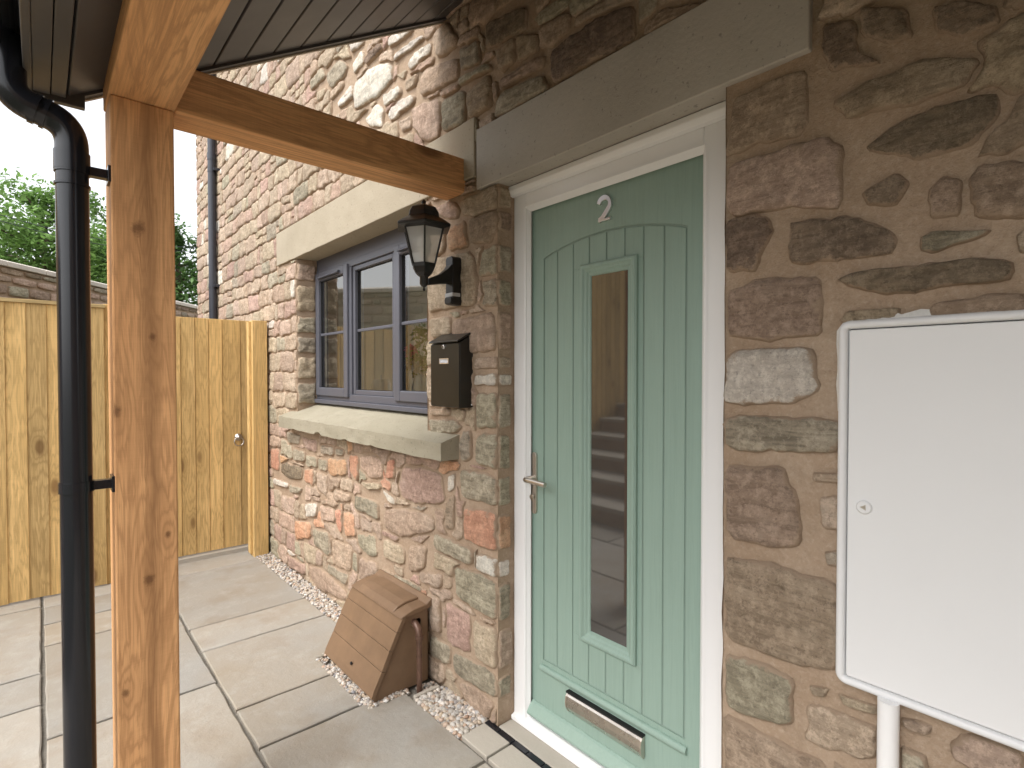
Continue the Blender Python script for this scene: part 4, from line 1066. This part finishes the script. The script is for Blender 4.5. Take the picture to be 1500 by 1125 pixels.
gp = thing('gas_pipe', (-.10, 2.02, 0), 'brown metal pipe with elbow entering the side of the gas housing', 'pipe')
pp = PZ(606, 1018, 0.0); pxx = -.105; yy = YN-.035; pzt = PY(604, 922, yy).z
b = MB(); b.tube([(pxx, yy, -.03), (pxx, yy, pzt-.035)], .0125, 16); b.build('riser', M['copper'], gp)
b = MB(); b.tube(bez(Vector((pxx, yy, pzt-.045)), Vector((pxx, yy, pzt+.004)), Vector((pxx, YN+.02, pzt+.006)), 8), .0155, 16); b.build('elbow', M['copper'], gp)
b = MB(); b.tube([(pxx, yy, pzt-.055), (pxx, yy, pzt-.04)], .0185, 16); b.build('collar', M['copper'], gp)
b = MB(); b.box(-.155, -.03, 1.975, 1.995, -.03, .014); tag(b.build('kerb', M['step'], bevel=.003), kind='structure')

# ---- rainwater pipe by the far corner
fp = PX(311.5, 300, -.05); fpp = thing('rainwater_pipe', (-.055, fp.y, 0), 'slim dark grey rainwater pipe beside the far corner of the cottage', 'drainpipe')
b = MB(); b.tube([(-.055, fp.y, 0), (-.055, fp.y, 4.75)], .036, 18); b.build('pipe', M['greypipe'], fpp)
for pyy in (250, 130, 420):
    zz = PX(311, pyy, -.05).z; b = MB(); b.tube([(-.055, fp.y, zz-.02), (-.055, fp.y, zz+.02)], .039, 18); b.box(-.055, .012, fp.y-.075, fp.y-.03, zz-.012, zz+.012); b.build('bracket', M['greypipe'], fpp)
b = MB(); zz = PX(311, 235, -.05).z; b.tube([(-.055, fp.y, zz), (-.055, fp.y, zz+.07)], .040, 18); b.build('socket', M['greypipe'], fpp)

# ---- flowers inside the window
jx = .25; jc = PX(616, 545, jx); jug = thing('flower_jug', (jx, jc.y, 1.245), 'pale blue jug of pink flowers on the inner window sill', 'jug')
b = MB(); b.lathe([(.045, 1.245), (.052, 1.27), (.050, 1.33), (.036, 1.385), (.036, 1.405), (.042, 1.42), (.036, 1.42)], (jx, jc.y, 0), 20); b.build('vessel', M['ceramic'], jug)
b = MB(); b.tube(bez(Vector((jx, jc.y-.035, 1.40)), Vector((jx, jc.y-.095, 1.39)), Vector((jx, jc.y-.048, 1.30)), 8), .006, 8); b.build('handle', M['ceramic'], jug)
random.seed(21)
def blob_leaves(c, r, n, size, mat, name, parent):
    b = MB()
    for _ in range(n):
        d = Vector((random.gauss(0, 1), random.gauss(0, 1), random.gauss(0, 1))).normalized()*r*random.random()**.5
        p = Vector(c)+d; u = Vector((random.gauss(0, 1), random.gauss(0, 1), random.gauss(0, 1))).normalized(); v2 = u.orthogonal().normalized(); s2 = size*random.uniform(.6, 1.3)
        b.add([p-u*s2, p+v2*s2*.5, p+u*s2, p-v2*s2*.5], [(0, 1, 2, 3)])
    return b.build(name, mat, parent)
blob_leaves((jx, jc.y, 1.48), .095, 210, .024, M['leafy'], 'leaves', jug); blob_leaves((jx, jc.y-.01, 1.63), .06, 80, .022, M['leafy'], 'leaves', jug)
for dy, dz, mt in ((.03, .27, 'petal'), (.055, .25, 'petal'), (-.0, .29, 'petal'), (.015, .22, 'petalw'), (-.05, .20, 'petalw')):
    blob_leaves((jx-.06, jc.y+dy, 1.245+dz), .036, 90, .017, M[mt], 'flower', jug)
cp = PX(558, 563, .24); cdl = thing('candle_dish', (.24, cp.y, 1.245), 'small white ribbed candle dish on the sill behind the middle pane', 'candle')
b = MB(); b.lathe([(.05, 1.245), (.062, 1.262), (.058, 1.28), (.064, 1.30), (.058, 1.32), (.062, 1.345), (.05, 1.37), (.048, 1.372)], (.24, cp.y, 0), 18); b.build('dish', M['petalw'], cdl)
b = MB(); b.tube([(.24, cp.y, 1.37), (.24, cp.y, 1.40)], .004, 6); b.build('wick', M['label'], cdl)

# ================================================================ PEBBLES
random.seed(4)
import bmesh
bmI = bmesh.new(); bmesh.ops.create_icosphere(bmI, subdivisions=1, radius=1); IV = [v.co.copy() for v in bmI.verts]; IFc = [[v.index for v in f.verts] for f in bmI.faces]; bmI.free()
def pebbles(n, area, zb, smin, smax, mb):
    for _ in range(n):
        x, y = area()
        s = random.uniform(smin, smax); e = Vector((random.uniform(.75, 1.25), random.uniform(.75, 1.25), random.uniform(.5, .85)))*s
        rz = random.uniform(0, 6.28); c, sn = math.cos(rz), math.sin(rz); tl = random.uniform(-.5, .5); ph = random.uniform(0, 9)
        z = zb+random.uniform(-.008, .010); vs = []
        for q in IV:
            k = 1+.22*math.sin(q.x*5+ph)*math.cos(q.y*4+ph); a, b_, d = q.x*e.x*k, q.y*e.y*k, q.z*e.z*k
            a, d = a*math.cos(tl)-d*math.sin(tl), a*math.sin(tl)+d*math.cos(tl)
            vs.append((x+a*c-b_*sn, y+a*sn+b_*c, z+d))
        mb.add(vs, IFc, True)
U = random.uniform
pm = MB()
def strip(): 
    y = U(2.52, 4.60); return U(-.118, -.006) if y < 4.36 or random.random() < .5 else U(-.10, 0), y
pebbles(3300, strip, -.004, .0055, .0125, pm)
def infront():
    y = U(2.10, 2.62); return (U(-.345, -.29) if y < 2.5 else U(-.345, -.05)), y
pebbles(650, infront, -.006, .006, .013, pm)
pebbles(420, lambda: (U(-.33, -.14), U(2.05, 2.13)), -.006, .006, .013, pm)
pebbles(950, lambda: (U(-.152, -.004), U(1.665, 1.975)), -.004, .007, .016, pm)
pebbles(160, lambda: (U(-.10, -.02), U(1.99, 2.06)), -.012, .006, .012, pm)
tag(pm.build('pebbles', M['pebble']), 'mixed pale pebbles filling the gap along the foot of the wall', 'gravel', kind='stuff')

# ================================================================ BEYOND THE FENCE
bd = Vector((.634, .774, 0)); bn = Vector((bd.y, -bd.x, 0))     # wall direction, face normal towards the garden
B0 = Vector((-1.72, 9.49, 0)); BT = 2.90
bwl = thing('boundary_wall', tuple(B0), 'old dark rubble boundary wall with a pale coping seen over the fence', 'wall')
def bp(s, d, z): p = B0+bd*s+bn*d; return (p.x, p.y, z)
b = MB(); s0, s1 = -9.0, 9.0
b.add([bp(s, d, z) for s in (s0, s1) for d, z in ((0, -.06), (0, BT-.10), (-.42, BT-.10), (-.42, -.06))], [(0, 1, 2, 3), (7, 6, 5, 4), (0, 4, 5, 1), (1, 5, 6, 2), (2, 6, 7, 3)])
bwo = b.build('wall_core', M['mortar'], bwl)
s = s0
while s < s1:
    L_ = random.uniform(.5, .9); e = min(s+L_, s1); b = MB()
    b.add([bp(q, d, z) for q in (s+.004, e-.004) for d, z in ((.05, BT-.095), (.05, BT-.03), (-.18, BT+.03), (-.47, BT-.03), (-.47, BT-.095))], [(0, 1, 2, 3, 4), (9, 8, 7, 6, 5), (0, 5, 6, 1), (1, 6, 7, 2), (2, 7, 8, 3), (3, 8, 9, 4), (4, 9, 5, 0)])
    b.build('coping_stone', M['coping'], bwl, bevel=.008); s = e
STONES = []
def fr_b(u, v, d): return bp(u, d, v)
random.seed(9); v = .0
while v < BT-.14:
    rh = min(random.uniform(.09, .17), BT-.10-v); u = s0
    while u < s1:
        a = random.uniform(.14, .42); gq = .010; z0, z1 = v+gq+random.uniform(0, .015), v+rh-gq
        if z1-z0 > .03: add_stone([(u+gq, z0+.01), (u+a*.3, z0), (u+a*.7, z0), (u+a-gq, z0+.012), (u+a-gq, z1-.008), (u+a*.6, z1), (u+a*.25, z1-.004), (u+gq, z1-.012)], random.choices('bdtgp', (4, 3.5, 2, 3, 1.2))[0], random.uniform(.01, .03), fr_b, 1.6)
        u += a
    v += rh
STONES.sort(key=lambda s: -s[0])
vis = [s for s in STONES if s[0] > 0]
for s in vis[:120]: o = stone_obj(s); o.parent = bwo
stone_mass(vis[120:]+[s for s in STONES if s[0] == 0], 'rubble_stones', bwo)

def tree(name, loc, h, rx, rz, n, mat, label, seed, lsize=.10):
    random.seed(seed); t = thing(name, loc, label, 'tree', 'trees beyond the boundary wall')
    L0 = Vector(loc); tm = MB(); cz = h-rz
    tm.tube([L0+Vector((0, 0, -.1)), L0+Vector((.1, .05, h*.3)), L0+Vector((.05, .15, h*.65)), L0+Vector((0, .1, h*.9))], [.22, .16, .10, .03], 10)
    cl = []
    for k in range(46):
        d = Vector((random.gauss(0, 1), random.gauss(0, 1), random.gauss(0, 1))).normalized()*random.uniform(.45, 1.0)
        c = L0+Vector((d.x*rx, d.y*rx, cz+d.z*rz)); r = random.uniform(.16, .34)*rx; cl.append((c, r))
        if k % 2 == 0:
            a = L0+Vector((0, .1, max(h*.25, min(h*.85, c.z-L0.z-.5)))); tm.tube([a, a.lerp(c, .5)+Vector((0, 0, .12)), c], [.06, .035, .012], 6)
    tm.build('trunk', M['bark'], t); lm = MB()
    for _ in range(n):
        c, r = random.choice(cl); d = Vector((random.gauss(0, 1), random.gauss(0, 1), random.gauss(0, .75))).normalized()*r*random.random()**.4
        p = c+d; u = Vector((random.gauss(0, 1), random.gauss(0, 1), random.gauss(0, .6))).normalized(); v2 = u.cross(Vector((random.gauss(0, .5), random.gauss(0, .5), 1))).normalized(); s2 = lsize*random.uniform(.55, 1.2)
        lm.add([p-u*s2, p+v2*s2*.45, p+u*s2, p-v2*s2*.45], [(0, 1, 2, 3)])
    lm.build('crown', mat, t)
def at(px, dist): d = ray(px, 549); d = Vector((d.x, d.y, 0)).normalized(); p = CAM+d*dist; return (p.x, p.y, 0)
tree('broadleaf_tree', at(66, 21), 6.75, 2.5, 2.4, 17000, M['leaf_a'], 'broad light green tree showing past the black downpipe', 1)
tree('broadleaf_tree', at(170, 25), 8.0, 2.7, 2.8, 17000, M['leaf_a'], 'tall green tree behind the oak post', 2)
tree('broadleaf_tree', at(262, 22), 7.3, 2.2, 2.6, 15000, M['leaf_b'], 'deep green tree seen between the oak post and the cottage corner', 3)
tree('broadleaf_tree', at(3, 27), 6.0, 1.5, 1.9, 7000, M['leaf_b'], 'small dark tree low at the end of the coping', 4)
tree('broadleaf_tree', at(120, 30), 6.9, 3.4, 2.4, 11000, M['leaf_b'], 'wide dark tree filling the gap behind the lighter trees', 5)
for k, (ya, yb) in enumerate(((303, 362), (312, 368))):
    a = PY(-40, ya, 15.); c = PY(300, yb, 17.); cb = thing('overhead_cable', tuple(a), ['upper thin overhead cable crossing in front of the trees', 'lower thin overhead cable crossing in front of the trees'][k], 'cable', 'overhead cables')
    b = MB(); b.tube([a.lerp(c, i/10)-Vector((0, 0, .25*math.sin(math.pi*i/10))) for i in range(11)], .008, 6); b.build('wire', M['greypipe'], cb)

# ---- stone steps across the yard (they show in the door glass)
stp_ = thing('stone_steps', (-2.6, 3.4, 0), 'flight of stone steps rising from the yard, mirrored in the door glass', 'steps')
for k in range(7):
    b = MB(); b.box(-5.1, -2.36-.36*k, 2.55, 4.36, .17*k-.02 if k == 0 else .17*k, .17*(k+1)-.045); b.build('riser', M['mortar'], stp_)
    b = MB(); b.box(-2.36-.36*k-.40, -2.34-.36*k, 2.53, 4.37, .17*(k+1)-.045, .17*(k+1)); b.build('tread', M['step'], stp_, bevel=.005)
# added wall, out of view, keeping light out of the porch end
nw = thing('added_shade_wall', (-1.5, -2.75, 0), 'plain unseen wall added to shade the porch end opposite the timber gate', 'wall')
b = MB(); b.box(-3.6, -.02, -2.9, -2.6, -.05, 3.2); b.build('wall_core', M['mortar'], nw)
